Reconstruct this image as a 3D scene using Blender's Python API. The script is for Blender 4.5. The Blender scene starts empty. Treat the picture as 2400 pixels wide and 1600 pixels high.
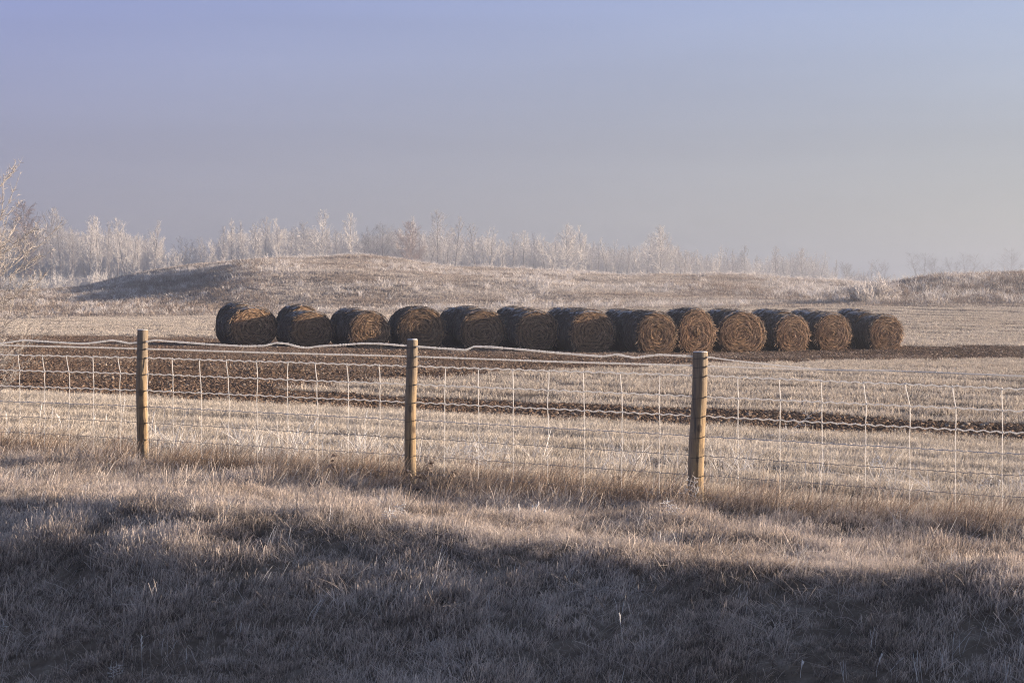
import bpy, math, random
import numpy as np
from mathutils import Vector

# ------------------------------------------------------------------ camera, sky, sun, exposure
SC = bpy.context.scene
C = SC.collection
F = 4667.0            # focal length in pixels of the 2400 px wide photograph
HC = 1.70             # eye height
YH = 690.0            # horizon row of the photograph
SUN_AZ, SUN_EL = math.radians(82.0), math.radians(9.8)   # azimuth clockwise from the view direction (+Y)

cam = bpy.data.cameras.new('camera'); co = bpy.data.objects.new('camera', cam); C.objects.link(co)
cam.sensor_width = 36.0; cam.lens = 36.0 * F / 2400.0
cam.clip_start = 0.1; cam.clip_end = 20000
co.location = (0, 0, HC); co.rotation_euler = (math.radians(90) - math.atan((800 - YH) / F), 0, 0)
SC.camera = co

SC.view_settings.view_transform = 'Standard'; SC.view_settings.look = 'None'
SC.view_settings.gamma = 1.0; SC.view_settings.exposure = 1.55
SC.cycles.max_bounces = 5; SC.cycles.diffuse_bounces = 3; SC.cycles.volume_bounces = 1
SC.cycles.transparent_max_bounces = 4; SC.cycles.use_denoising = True; SC.cycles.denoising_prefilter = 'NONE'; SC.cycles.sample_clamp_indirect = 2.0; SC.cycles.pixel_filter_type = 'BLACKMAN_HARRIS'; SC.cycles.filter_width = 1.1

w = bpy.data.worlds.new('World'); SC.world = w; w.use_nodes = True
nt = w.node_tree; nt.nodes.clear()
out = nt.nodes.new('ShaderNodeOutputWorld'); bg = nt.nodes.new('ShaderNodeBackground')
sky = nt.nodes.new('ShaderNodeTexSky'); sky.sky_type = 'NISHITA'; sky.sun_disc = False
sky.sun_elevation = SUN_EL; sky.sun_rotation = SUN_AZ
sky.air_density = 1.0; sky.dust_density = 0.6; sky.ozone_density = 3.0; sky.altitude = 300
# thin high cloud / fog veil over the clear sky, thickest at the horizon, warmer towards the sun
geo = nt.nodes.new('ShaderNodeTexCoord'); sep = nt.nodes.new('ShaderNodeSeparateXYZ')
nt.links.new(geo.outputs['Generated'], sep.inputs[0])
rz = nt.nodes.new('ShaderNodeValToRGB'); e = rz.color_ramp.elements
rz.color_ramp.interpolation = 'EASE'
e[0].position = 0.0; e[0].color = (0.97, 0.97, 0.97, 1); e[1].position = 0.55; e[1].color = (0.35, 0.35, 0.35, 1)
m_ = rz.color_ramp.elements.new(0.15); m_.color = (0.93, 0.93, 0.93, 1)
nt.links.new(sep.outputs['Z'], rz.inputs[0])
vz = nt.nodes.new('ShaderNodeValToRGB'); v = vz.color_ramp.elements
vz.color_ramp.interpolation = 'LINEAR'
v[0].position = 0.0; v[0].color = (.147, .144, .151, 1)
v[1].position = 0.60; v[1].color = (.104, .103, .136, 1)
for p_, c_ in ((.035, (.148, .145, .155)), (.075, (.134, .138, .172)), (.110, (.130, .143, .205)), (.135, (.124, .143, .226)), (.16, (.115, .140, .245)), (.24, (.112, .130, .195))):
    q = v.new(p_); q.color = (*c_, 1)
vs = nt.nodes.new('ShaderNodeMix'); vs.data_type = 'RGBA'; vs.blend_type = 'MULTIPLY'; vs.inputs[0].default_value = 1; vs.inputs[7].default_value = (11.76, 11.76, 11.76, 1)
nt.links.new(vz.outputs[0], vs.inputs[6])
nt.links.new(sep.outputs['Z'], vz.inputs[0])
mr = nt.nodes.new('ShaderNodeMapRange'); mr.inputs[1].default_value = -0.3; mr.inputs[2].default_value = 0.3
nt.links.new(sep.outputs['X'], mr.inputs[0])
hz = nt.nodes.new('ShaderNodeMix'); hz.data_type = 'RGBA'
hz.inputs[6].default_value = (0.84, 0.80, 0.93, 1); hz.inputs[7].default_value = (1.14, 1.15, 1.00, 1)
nt.links.new(mr.outputs[0], hz.inputs[0])
mu = nt.nodes.new('ShaderNodeMix'); mu.data_type = 'RGBA'; mu.blend_type = 'MULTIPLY'; mu.inputs[0].default_value = 1
nt.links.new(vs.outputs[2], mu.inputs[6]); nt.links.new(hz.outputs[2], mu.inputs[7])
mx = nt.nodes.new('ShaderNodeMix'); mx.data_type = 'RGBA'
nt.links.new(rz.outputs[0], mx.inputs[0]); nt.links.new(sky.outputs[0], mx.inputs[6])
nt.links.new(mu.outputs[2], mx.inputs[7])
# soft banks in the fog veil
fm = nt.nodes.new('ShaderNodeMapping'); fm.inputs['Scale'].default_value = (1.6, 1.6, 16); nt.links.new(geo.outputs['Generated'], fm.inputs[0])
fn = nt.nodes.new('ShaderNodeTexNoise'); fn.inputs['Scale'].default_value = 1.7; fn.inputs['Detail'].default_value = 3; nt.links.new(fm.outputs[0], fn.inputs['Vector'])
fr_ = nt.nodes.new('ShaderNodeMapRange'); fr_.inputs[1].default_value = .3; fr_.inputs[2].default_value = .7; fr_.inputs[3].default_value = .082; fr_.inputs[4].default_value = .091
nt.links.new(fn.outputs['Fac'], fr_.inputs[0]); nt.links.new(fr_.outputs[0], bg.inputs[1])
nt.links.new(mx.outputs[2], bg.inputs[0])
nt.links.new(bg.outputs[0], out.inputs[0])

sl = bpy.data.lights.new('sun', 'SUN'); so = bpy.data.objects.new('sun', sl); C.objects.link(so)
sl.energy = 4.6; sl.angle = math.radians(0.6); sl.color = (1.0, 0.80, 0.60)
sd = Vector((math.sin(SUN_AZ) * math.cos(SUN_EL), math.cos(SUN_AZ) * math.cos(SUN_EL), math.sin(SUN_EL)))
so.rotation_euler = sd.to_track_quat('Z', 'Y').to_euler()

# ------------------------------------------------------------------ numpy helpers
_T = np.random.RandomState(7).rand(8, 256, 256)
def vnoise(x, y, s=0):
    x = np.asarray(x, float); y = np.asarray(y, float)
    xi = np.floor(x).astype(int); yi = np.floor(y).astype(int); fx = x - xi; fy = y - yi
    fx = fx * fx * (3 - 2 * fx); fy = fy * fy * (3 - 2 * fy); T = _T[s % 8]; o = (s // 8) * 37
    a = T[(xi + o) & 255, yi & 255]; b = T[(xi + 1 + o) & 255, yi & 255]
    c = T[(xi + o) & 255, (yi + 1) & 255]; d = T[(xi + 1 + o) & 255, (yi + 1) & 255]
    return (a * (1 - fx) + b * fx) * (1 - fy) + (c * (1 - fx) + d * fx) * fy
def fbm(x, y, s=0, o=4):
    t = 0; a = 0.5; n = 0
    for k in range(o):
        t = t + a * vnoise(x * 2 ** k + 11.3 * k, y * 2 ** k + 5.7 * k, s + k); n += a; a *= 0.5
    return t / n
def sstep(a, b, x):
    t = np.clip((np.asarray(x, float) - a) / (b - a), 0, 1); return t * t * (3 - 2 * t)

def mesh_np(name, V, faces, mat=None, attrs=None, smooth=False):
    """V (n,3); faces list of (k,3|4) int arrays."""
    me = bpy.data.meshes.new(name)
    me.vertices.add(len(V)); me.vertices.foreach_set('co', np.asarray(V, np.float32).ravel())
    loops = np.concatenate([f.ravel() for f in faces]).astype(np.int32)
    sizes = np.concatenate([np.full(len(f), f.shape[1]) for f in faces]).astype(np.int32)
    me.loops.add(len(loops)); me.loops.foreach_set('vertex_index', loops)
    me.polygons.add(len(sizes)); starts = np.concatenate([[0], np.cumsum(sizes)[:-1]]).astype(np.int32)
    me.polygons.foreach_set('loop_start', starts); me.polygons.foreach_set('loop_total', sizes)
    for k, a in (attrs or {}).items():
        at = me.attributes.new(k, 'FLOAT', 'POINT'); at.data.foreach_set('value', np.asarray(a, np.float32))
    me.update(); me.validate()
    me.polygons.foreach_set('use_smooth', np.full(len(me.polygons), smooth))
    if mat: me.materials.append(mat)
    return me
def link(name, me, parent=None, loc=None):
    o = bpy.data.objects.new(name, me); C.objects.link(o)
    if parent: o.parent = parent
    if loc is not None: o.location = loc
    return o
def tag(o, label=None, cat=None, group=None, kind=None):
    for k, v_ in (('label', label), ('category', cat), ('group', group), ('kind', kind)):
        if v_: o[k] = v_
    return o
def empty(name, loc=(0, 0, 0), rz_=0.0):
    o = bpy.data.objects.new(name, None); C.objects.link(o); o.location = loc; o.rotation_euler = (0, 0, rz_); o.empty_display_size = .2
    return o
class Geo:
    """accumulates pieces into one mesh"""
    def __init__(s): s.V = []; s.F = {3: [], 4: []}; s.n = 0; s.A = {}
    def add(s, V, F, **at):
        V = np.asarray(V, float); F = np.asarray(F, int); s.F[F.shape[1]].append(F + s.n); s.V.append(V)
        for k in ('tip', 'rnd'):
            a = at.get(k, 0.5); a = np.full(len(V), a) if np.isscalar(a) else np.asarray(a)
            s.A.setdefault(k, []).append(a)
        s.n += len(V)
    def tube(s, P, R, sides=4, cap=False, **at):
        P = np.asarray(P, float); n = len(P); R = np.full(n, R) if np.isscalar(R) else np.asarray(R, float)
        T = np.gradient(P, axis=0); T /= np.linalg.norm(T, axis=1)[:, None] + 1e-12
        up = np.array([0, 0, 1.0]) if abs(T[:, 2]).mean() < 0.8 else np.array([1.0, 0, 0])
        A_ = np.cross(T, up); A_ /= np.linalg.norm(A_, axis=1)[:, None] + 1e-12; B_ = np.cross(T, A_)
        th = np.arange(sides) * 2 * np.pi / sides
        V = P[:, None, :] + R[:, None, None] * (np.cos(th)[None, :, None] * A_[:, None, :] + np.sin(th)[None, :, None] * B_[:, None, :])
        i = np.arange(n - 1)[:, None] * sides; j = np.arange(sides)[None, :]; j2 = (j + 1) % sides
        Fq = np.stack([i + j, i + j2, i + sides + j2, i + sides + j], -1).reshape(-1, 4)
        tip = np.repeat(np.linspace(0, 1, n), sides) if 'tip' not in at else at['tip']
        s.add(V.reshape(-1, 3), Fq, tip=tip, rnd=at.get('rnd', .5))
    def build(s, name, mat, smooth=False):
        fs = [np.concatenate(f) for f in s.F.values() if f]
        return mesh_np(name, np.concatenate(s.V), fs, mat, {k: np.concatenate(a) for k, a in s.A.items()}, smooth)

# ------------------------------------------------------------------ terrain
FN = (0.57, 0.82)                      # unit normal of the fence line
def nn(X, Y): return FN[0] * X + FN[1] * Y
# far field: photo row of the ground at a distance, for columns across the view
XC = np.array([-900, -300, 0, 200, 330, 446, 600, 823, 928, 1047, 1200, 1369, 1474, 1527, 1606, 1740, 1838, 1940, 2025, 2110, 2178, 2280, 2400, 2700, 3300], float)
def col(xs, ys): return np.interp(XC, xs, ys)
ST = [
 (40, col([0, 2400], [888, 892])),
 (60, col([0, 1200, 2400], [828, 838, 842])),
 (75, col([0, 500, 1100, 1500, 2100, 2400], [803, 808, 817, 824, 823, 820])),
 (90, col([0, 500, 1200, 2400], [785, 788, 797, 804])),
 (115, col([0, 600, 1200, 2400], [765, 760, 758, 764])),
 (150, col([0, 100, 600, 1200, 1600, 2000, 2400], [750, 747, 739, 729, 723, 720, 719])),
 (160, col([0, 600, 1200, 1600, 1900, 2000, 2110, 2400], [742, 727, 718, 715, 712, 708, 704, 702])),
 (182, col([0, 200, 330, 446, 600, 823, 1047, 1200, 1369, 1606, 1838, 1940, 2025, 2110, 2178, 2280, 2400],
           [718, 713, 704, 688, 657, 653, 669, 678, 683, 690, 694, 693, 686, 667, 653, 647, 641])),
 (210, col([0, 200, 330, 446, 600, 823, 1047, 1200, 1369, 1606, 1838, 1940, 2025, 2110, 2178, 2280, 2400],
           [702, 696, 684, 662, 626, 622, 644, 653, 660, 666, 672, 677, 680, 681, 676, 671, 668])),
 (245, col([0, 130, 223, 319, 446, 600, 823, 928, 981, 1047, 1100, 1290, 1369, 1474, 1527, 1606, 1702, 1838, 1940, 2025, 2110, 2400],
           [684, 681, 670, 647, 622, 609, 607, 611, 620, 628, 631, 635, 638, 647, 642, 643, 649, 653, 658, 665, 670, 676])),
 (290, col([0, 2400], [690, 690]) - 4),
 (400, col([0, 1100, 2400], [681, 683, 683])),
 (700, col([0, 2400], [684, 685])),
 (3000, col([0, 2400], [689, 689])),
 (20000, col([0, 2400], [690, 690])),
]
SY = np.array([s[0] for s in ST], float)
SZ = np.array([HC - (s[1] - YH) * s[0] / F for s in ST]); SZ[-1] = SZ[-2]; SZ[10] = SZ[9] * .45
UF = np.linspace((XC[0] - 1200) / F, (XC[-1] - 1200) / F, 260)
def _smooth(a, k):
    g = np.exp(-np.linspace(-2, 2, 2 * k + 1) ** 2); g /= g.sum()
    return np.convolve(np.pad(a, k, 'edge'), g, 'valid')
SZF = np.array([_smooth(np.interp(UF, (XC - 1200) / F, r), 3) for r in SZ])
LYF = np.linspace(math.log(40), math.log(20000), 500)
def _pchip(x, y, xi):
    h = np.diff(x); dl = np.diff(y) / h; m = np.zeros_like(y)
    for i in range(1, len(x) - 1):
        if dl[i - 1] * dl[i] > 0:
            w1 = 2 * h[i] + h[i - 1]; w2 = h[i] + 2 * h[i - 1]; m[i] = (w1 + w2) / (w1 / dl[i - 1] + w2 / dl[i])
    m[0] = dl[0]; m[-1] = dl[-1]
    k = np.clip(np.searchsorted(x, xi) - 1, 0, len(x) - 2); t = (xi - x[k]) / h[k]
    return (2*t**3-3*t**2+1)*y[k] + (t**3-2*t**2+t)*h[k]*m[k] + (-2*t**3+3*t**2)*y[k+1] + (t**3-t**2)*h[k]*m[k+1]
GZ = np.array([_pchip(np.log(SY), SZF[:, j], LYF) for j in range(len(UF))]).T     # (500, 260)
def far_z(X, Y):
    ly = (np.log(np.maximum(Y, 40.001)) - LYF[0]) / (LYF[1] - LYF[0]); u = (np.clip(X / np.maximum(Y, 1), UF[0], UF[-1]) - UF[0]) / (UF[1] - UF[0])
    i = np.clip(np.floor(ly).astype(int), 0, 498); j = np.clip(np.floor(u).astype(int), 0, 258); a = ly - i; b = np.clip(u - j, 0, 1)
    return (GZ[i, j] * (1 - b) + GZ[i, j + 1] * b) * (1 - a) + (GZ[i + 1, j] * (1 - b) + GZ[i + 1, j + 1] * b) * a
NZ = np.array([[-200, 0], [-3, 0], [2.0, 0], [3.5, -0.1], [5.5, -1.35], [7.0, -2.0], [8.2, -1.50], [9.2, -0.95], [9.9, -0.58], [10.4, -0.33], [10.9, -0.15], [11.45, 0.04], [12.3, -0.03], [13.5, -0.06], [14.8, -0.01], [17, 0], [30, 0], [9999, 0]])
def ground_z(X, Y):
    X = np.asarray(X, float); Y = np.asarray(Y, float); n = nn(X, Y)
    q1 = n + 0.35 * (vnoise(X * .35, Y * .35, 5) - .5)
    near = _pchip(NZ[:, 0], NZ[:, 1], q1) - 0.010 * np.clip(X + 2, -12, 12) - 0.02
    t = -FN[1] * X + FN[0] * Y                      # along the fence
    near = near + (0.13 + .08 * np.exp(-((n - 11) / 1.6) ** 2)) * (fbm(n * .85, t * .28, 1, 2) - .5) * sstep(7, 10, n) * (1 - .45 * sstep(14, 17, n))
    near = near + 0.05 * (fbm(X * 1.3, Y * 1.3, 2, 3) - .5)
    far = far_z(X, Y)
    z = near + (far - near) * sstep(40, 56, Y)
    k = sstep(150, 175, Y) * (1 - sstep(400, 800, Y))
    z = z + 0.9 * (fbm(X / 9, Y / 12, 3, 4) - .5) * k + 0.12 * (fbm(X / 3, Y / 3, 4, 3) - .5) * sstep(80, 150, Y) * (1 - sstep(400, 800, Y))
    return z
YLX = np.array([-200, -6.0, -3.6, 0, 5, 10.4, 15, 30, 200]); YLY = np.array([20, 30, 37.8, 44, 51, 57.5, 60, 68, 120.])
def soil_mask(X, Y):
    X = np.asarray(X, float); Y = np.asarray(Y, float); n = nn(X, Y)
    j = (fbm(X * .5, Y * .5, 6, 4) - .5) + .8 * (fbm(X * 2.5, Y * 2.5, 7, 2) - .5); t = -FN[1] * X + FN[0] * Y
    strip = sstep(22.75, 23.05, n + .4 * j) * (1 - sstep(26.5, 26.8, n + .4 * j))
    ylo = np.interp(X, YLX, YLY); yup = np.interp(X / np.maximum(Y, 1), [-.26, -.1, .1, .26], [90, 86, 84, 84])
    blk = sstep(-1.0, .8, Y - ylo + 5 * j) * (1 - sstep(-2, 1.0, Y - yup + 7 * j)) * sstep(26.0, 26.6, n)
    return np.clip(np.maximum(strip, blk), 0, 1)

# ------------------------------------------------------------------ materials
def mat_new(name):
    m = bpy.data.materials.new(name); m.use_nodes = True
    return m, m.node_tree, m.node_tree.nodes['Principled BSDF']
def N(t, ty, **kw):
    n = t.nodes.new(ty)
    for k, v_ in kw.items():
        if hasattr(n, k): setattr(n, k, v_)
    return n
def setin(n, **kw):
    for k, v_ in kw.items(): n.inputs[k].default_value = v_
def ramp(t, src, stops, interp='LINEAR'):
    r = t.nodes.new('ShaderNodeValToRGB'); r.color_ramp.interpolation = interp; el = r.color_ramp.elements
    el[0].position = stops[0][0]; el[0].color = (*stops[0][1], 1); el[1].position = stops[-1][0]; el[1].color = (*stops[-1][1], 1)
    for p, c in stops[1:-1]: x = el.new(p); x.color = (*c, 1)
    t.links.new(src, r.inputs[0]); return r.outputs[0]
def mixc(t, fac, a, b, mode='MIX'):
    m = t.nodes.new('ShaderNodeMix'); m.data_type = 'RGBA'; m.blend_type = mode
    for s_, k in ((fac, 0), (a, 6), (b, 7)):
        if isinstance(s_, (int, float)): m.inputs[k].default_value = s_
        elif isinstance(s_, tuple): m.inputs[k].default_value = (*s_, 1)
        else: t.links.new(s_, m.inputs[k])
    return m.outputs[2]
def math_(t, op, a, b=None, clamp=False):
    m = t.nodes.new('ShaderNodeMath'); m.operation = op; m.use_clamp = clamp
    for i, s_ in enumerate((a, b)):
        if s_ is None: continue
        if isinstance(s_, (int, float)): m.inputs[i].default_value = s_
        else: t.links.new(s_, m.inputs[i])
    return m.outputs[0]
def noise(t, scale, detail=4, rough=.55, vec=None, dim=None):
    n = t.nodes.new('ShaderNodeTexNoise'); setin(n, Scale=scale, Detail=detail, Roughness=rough)
    if vec is not None: t.links.new(vec, n.inputs['Vector'])
    return n.outputs['Fac']
def attr(t, name):
    n = t.nodes.new('ShaderNodeAttribute'); n.attribute_name = name; return n.outputs['Fac']
def objco(t, scale=None):
    n = t.nodes.new('ShaderNodeTexCoord')
    if scale is None: return n.outputs['Object']
    m = t.nodes.new('ShaderNodeMapping'); m.inputs['Scale'].default_value = scale; t.links.new(n.outputs['Object'], m.inputs[0]); return m.outputs[0]

def grass_mat(name, root, mid, tip, frost, frost_amt=.5, spread=.5, patch=None, transl=.25, plo=.25):
    m, t, b = mat_new(name)
    a = attr(t, 'tip'); r = attr(t, 'rnd')
    oi = t.nodes.new('ShaderNodeObjectInfo')
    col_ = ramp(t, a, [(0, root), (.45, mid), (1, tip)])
    rr = math_(t, 'MULTIPLY', math_(t, 'ADD', r, oi.outputs['Random']), .5)
    k = t.nodes.new('ShaderNodeMapRange'); setin(k, **{'From Min': .15, 'From Max': .85, 'To Min': 1 - spread, 'To Max': 1 + spread}); t.links.new(rr, k.inputs[0])
    comb = t.nodes.new('ShaderNodeCombineColor')
    for i in range(3): t.links.new(k.outputs[0], comb.inputs[i])
    col_ = mixc(t, 1.0, col_, comb.outputs[0], 'MULTIPLY')
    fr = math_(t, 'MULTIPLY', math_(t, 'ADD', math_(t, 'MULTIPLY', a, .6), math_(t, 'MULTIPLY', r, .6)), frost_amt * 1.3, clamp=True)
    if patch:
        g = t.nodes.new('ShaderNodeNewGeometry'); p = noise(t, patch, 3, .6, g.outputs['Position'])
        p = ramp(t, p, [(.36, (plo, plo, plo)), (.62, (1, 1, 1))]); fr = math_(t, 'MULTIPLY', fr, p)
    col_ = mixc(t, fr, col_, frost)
    t.links.new(col_, b.inputs['Base Color']); setin(b, Roughness=.75); b.inputs['Specular IOR Level'].default_value = .2
    if transl:
        tr = t.nodes.new('ShaderNodeBsdfTranslucent'); t.links.new(col_, tr.inputs[0]); ms = t.nodes.new('ShaderNodeMixShader'); ms.inputs[0].default_value = transl
        t.links.new(b.outputs[0], ms.inputs[1]); t.links.new(tr.outputs[0], ms.inputs[2])
        t.links.new(ms.outputs[0], t.nodes['Material Output'].inputs[0])
    return m
FROST = (.76, .72, .69)
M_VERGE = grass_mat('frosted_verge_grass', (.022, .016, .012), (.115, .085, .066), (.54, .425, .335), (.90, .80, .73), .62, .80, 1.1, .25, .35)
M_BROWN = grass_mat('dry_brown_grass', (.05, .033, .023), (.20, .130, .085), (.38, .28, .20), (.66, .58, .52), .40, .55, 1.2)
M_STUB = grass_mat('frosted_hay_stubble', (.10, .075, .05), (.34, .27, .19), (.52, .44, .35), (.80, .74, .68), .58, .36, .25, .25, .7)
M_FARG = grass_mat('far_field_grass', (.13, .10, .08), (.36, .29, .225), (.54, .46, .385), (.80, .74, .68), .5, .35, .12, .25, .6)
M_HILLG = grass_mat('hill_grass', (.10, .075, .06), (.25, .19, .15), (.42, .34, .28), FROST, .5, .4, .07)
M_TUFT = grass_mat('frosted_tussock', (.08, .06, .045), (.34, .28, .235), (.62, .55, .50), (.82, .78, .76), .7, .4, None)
M_WEED = grass_mat('frosted_weed', (.16, .11, .08), (.45, .37, .31), (.66, .60, .55), (.85, .84, .84), .8, .3, None, .15)
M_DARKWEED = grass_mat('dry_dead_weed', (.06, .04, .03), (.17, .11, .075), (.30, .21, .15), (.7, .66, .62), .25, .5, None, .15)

def ground_material():
    m, t, b = mat_new('field_ground')
    g = t.nodes.new('ShaderNodeNewGeometry'); P = g.outputs['Position']
    n1 = noise(t, 6, 6, .65, P); n2 = noise(t, .35, 4, .6, P); n3 = noise(t, 45, 3, .6, P)
    turf = ramp(t, n1, [(.3, (.07, .055, .042)), (.55, (.17, .135, .105)), (.75, (.30, .26, .22))])
    far = ramp(t, n2, [(.35, (.11, .088, .068)), (.65, (.20, .165, .135))])
    sepp = t.nodes.new('ShaderNodeSeparateXYZ'); t.links.new(P, sepp.inputs[0])
    fy = t.nodes.new('ShaderNodeMapRange'); setin(fy, **{'From Min': 28, 'From Max': 70}); t.links.new(sepp.outputs['Y'], fy.inputs[0])
    turf = mixc(t, fy.outputs[0], turf, far)
    nx = noise(t, 1.6, 6, .7, P)
    soil = ramp(t, nx, [(.28, (.075, .045, .026)), (.5, (.160, .100, .060)), (.72, (.25, .170, .108))])
    sp = ramp(t, n3, [(.60, (0, 0, 0)), (.70, (1, 1, 1))]); sp = mixc(t, .18, (0, 0, 0), sp)
    soil = mixc(t, sp, soil, (.42, .36, .31))
    s_ = math_(t, 'ADD', attr(t, 'soil'), math_(t, 'MULTIPLY', math_(t, 'SUBTRACT', n1, .5), .8))
    s_ = ramp(t, s_, [(.4, (0, 0, 0)), (.6, (1, 1, 1))])
    colr = mixc(t, s_, turf, soil)
    t.links.new(colr, b.inputs['Base Color']); setin(b, Roughness=.95); b.inputs['Specular IOR Level'].default_value = .1
    bp = t.nodes.new('ShaderNodeBump'); setin(bp, Strength=.9, Distance=.05); t.links.new(n1, bp.inputs['Height']); t.links.new(bp.outputs[0], b.inputs['Normal'])
    return m
M_GROUND = ground_material()

# ------------------------------------------------------------------ ground sheet
rows = np.concatenate([np.linspace(-120, 2, 30), np.arange(2.5, 8, .25), np.arange(8, 30, .10), np.arange(30, 95, .45), np.arange(95, 300, 1.1), np.geomspace(300, 9000, 60)])
cols = np.linspace(-1, 1, 561)
Wd = np.where(rows > 0, .36 * rows + 14, 14 - rows * .5) + sstep(250, 3000, rows) * 4000
GX = cols[None, :] * Wd[:, None]; GY = np.repeat(rows[:, None], len(cols), 1)
Z = ground_z(GX, GY); S = soil_mask(GX, GY)
Z = Z + S * (.05 * (fbm(GX * 2.2, GY * 2.2, 9, 3) - .5)) - S * .02
nr, nc = GX.shape; i = np.arange(nr - 1)[:, None] * nc; j = np.arange(nc - 1)[None, :]
Fq = np.stack([i + j, i + j + 1, i + nc + j + 1, i + nc + j], -1).reshape(-1, 4)
g_me = mesh_np('ground', np.stack([GX, GY, Z], -1).reshape(-1, 3), [Fq], M_GROUND, {'soil': S.ravel()}, True)
tag(link('ground', g_me), 'frosty rolling farmland with ploughed soil strips and low hills', kind='structure')

# ------------------------------------------------------------------ scatter
def blade(G, rs, base, h, wdt, lean, curl, seg, azi, rnd):
    t = np.linspace(0, 1, seg + 1); d = np.array([math.cos(azi), math.sin(azi)])
    off = lean * t + curl * t * t
    P = np.stack([base[0] + d[0] * off * h, base[1] + d[1] * off * h, h * (t - .25 * curl * t * t)], 1)
    fa = rs.rand() * math.pi; wv = np.array([math.cos(fa), math.sin(fa), 0]) * wdt * .5
    ww = (1 - .55 * t ** 1.5)[:, None]
    L = P - wv * ww; R = P + wv * ww; V = np.concatenate([L, R])
    n = seg + 1; k = np.arange(seg); Fq_ = np.stack([k, k + n, k + n + 1, k + 1], 1)
    G.add(V, Fq_, tip=np.concatenate([t, t]), rnd=rnd)
def clump_set(key, mat, count, nbl, rad, h, hv, wdt, lean=.25, curl=.25, seg=3, wind=(.35, 0.0), seedhead=0):
    obs = []
    for c in range(count):
        rs = np.random.RandomState((sum(ord(q_) * (i_ + 7) for i_, q_ in enumerate(key)) * 31 + c * 977) % 100000); G = Geo()
        for k in range(nbl):
            r = rad * math.sqrt(rs.rand()); a = rs.rand() * 6.283; hh = h * (1 + hv * (rs.rand() * 2 - 1)) * (1 - .25 * (r / rad))
            az = rs.rand() * 6.283; ln = lean * rs.rand(); vx = math.cos(az) * ln + wind[0] * rs.rand(); vy = math.sin(az) * ln + wind[1] * rs.rand()
            blade(G, rs, (r * math.cos(a), r * math.sin(a)), hh, wdt * (.6 + .8 * rs.rand()), math.hypot(vx, vy), curl * rs.rand() ** 2 * 2, seg, math.atan2(vy, vx), rs.rand())
        obs.append(bpy.data.objects.new('clump_%s_%02d' % (key, c), G.build('clump_' + key, mat)))
    cl = bpy.data.collections.new('source_' + key)
    for o in obs: cl.objects.link(o)
    return cl, count
def scatter(name, src, P, rot, scl, label, cat=None, rs=None, tilt=.0):
    cl, cnt = src; rs = rs or np.random.RandomState(3); n = len(P)
    me = bpy.data.meshes.new(name); me.vertices.add(n); me.vertices.foreach_set('co', np.asarray(P, np.float32).ravel())
    R = np.zeros((n, 3)); R[:, 2] = rot
    if tilt: R[:, :2] = (rs.rand(n, 2) - .5) * 2 * tilt
    S3 = scl if getattr(scl, 'ndim', 1) == 2 else np.repeat(np.asarray(scl)[:, None], 3, 1)
    a = me.attributes.new('rot', 'FLOAT_VECTOR', 'POINT'); a.data.foreach_set('vector', R.astype(np.float32).ravel())
    a = me.attributes.new('scl', 'FLOAT_VECTOR', 'POINT'); a.data.foreach_set('vector', S3.astype(np.float32).ravel())
    a = me.attributes.new('idx', 'INT', 'POINT'); a.data.foreach_set('value', rs.randint(0, cnt, n).astype(np.int32))
    me.update(); o = link(name, me)
    ng = bpy.data.node_groups.new('scatter_' + name, 'GeometryNodeTree')
    ng.interface.new_socket('Geometry', in_out='INPUT', socket_type='NodeSocketGeometry'); ng.interface.new_socket('Geometry', in_out='OUTPUT', socket_type='NodeSocketGeometry')
    gi = ng.nodes.new('NodeGroupInput'); go = ng.nodes.new('NodeGroupOutput'); ip = ng.nodes.new('GeometryNodeInstanceOnPoints')
    ci = ng.nodes.new('GeometryNodeCollectionInfo'); ci.inputs['Collection'].default_value = cl; ci.inputs['Separate Children'].default_value = True; ci.inputs['Reset Children'].default_value = True
    def na(nm, ty):
        x = ng.nodes.new('GeometryNodeInputNamedAttribute'); x.data_type = ty; x.inputs['Name'].default_value = nm; return x.outputs['Attribute']
    L = ng.links.new
    L(gi.outputs[0], ip.inputs['Points']); L(ci.outputs[0], ip.inputs['Instance']); ip.inputs['Pick Instance'].default_value = True
    L(na('idx', 'INT'), ip.inputs['Instance Index']); L(na('rot', 'FLOAT_VECTOR'), ip.inputs['Rotation']); L(na('scl', 'FLOAT_VECTOR'), ip.inputs['Scale'])
    L(ip.outputs[0], go.inputs[0])
    md = o.modifiers.new('scatter', 'NODES'); md.node_group = ng
    return tag(o, label, cat, kind='stuff')
def sample(y0, y1, dens, keep, seed, um=.30, pad=1.4):
    """random points with `dens` per m2 between two distances inside the view wedge, thinned by keep(X,Y)"""
    rs = np.random.RandomState(seed); pts = []
    edges = np.geomspace(y0, y1, max(2, int(math.log(y1 / y0) / .12) + 1))
    for a, b in zip(edges[:-1], edges[1:]):
        wdt = 2 * (um * b + pad); n = rs.poisson(dens * wdt * (b - a)); y = a + (b - a) * rs.rand(n); x = (rs.rand(n) - .5) * wdt
        k = rs.rand(n) < keep(x, y); pts.append(np.stack([x[k], y[k]], 1))
    P = np.concatenate(pts); return P, rs
def xyz(P, dz=0.0): return np.column_stack([P, ground_z(P[:, 0], P[:, 1]) + dz])

TQ = 1.0
def clear_posts(x, y):
    k = np.ones_like(x)
    for px_, py_ in ((-3.75, 20.3), (-.905, 18.37), (1.589, 16.67)): k = k * (1 - .85 * np.exp(-(((x - px_) / .22) ** 2 + ((y - py_ + .35) / .45) ** 2)))
    return k
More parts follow.
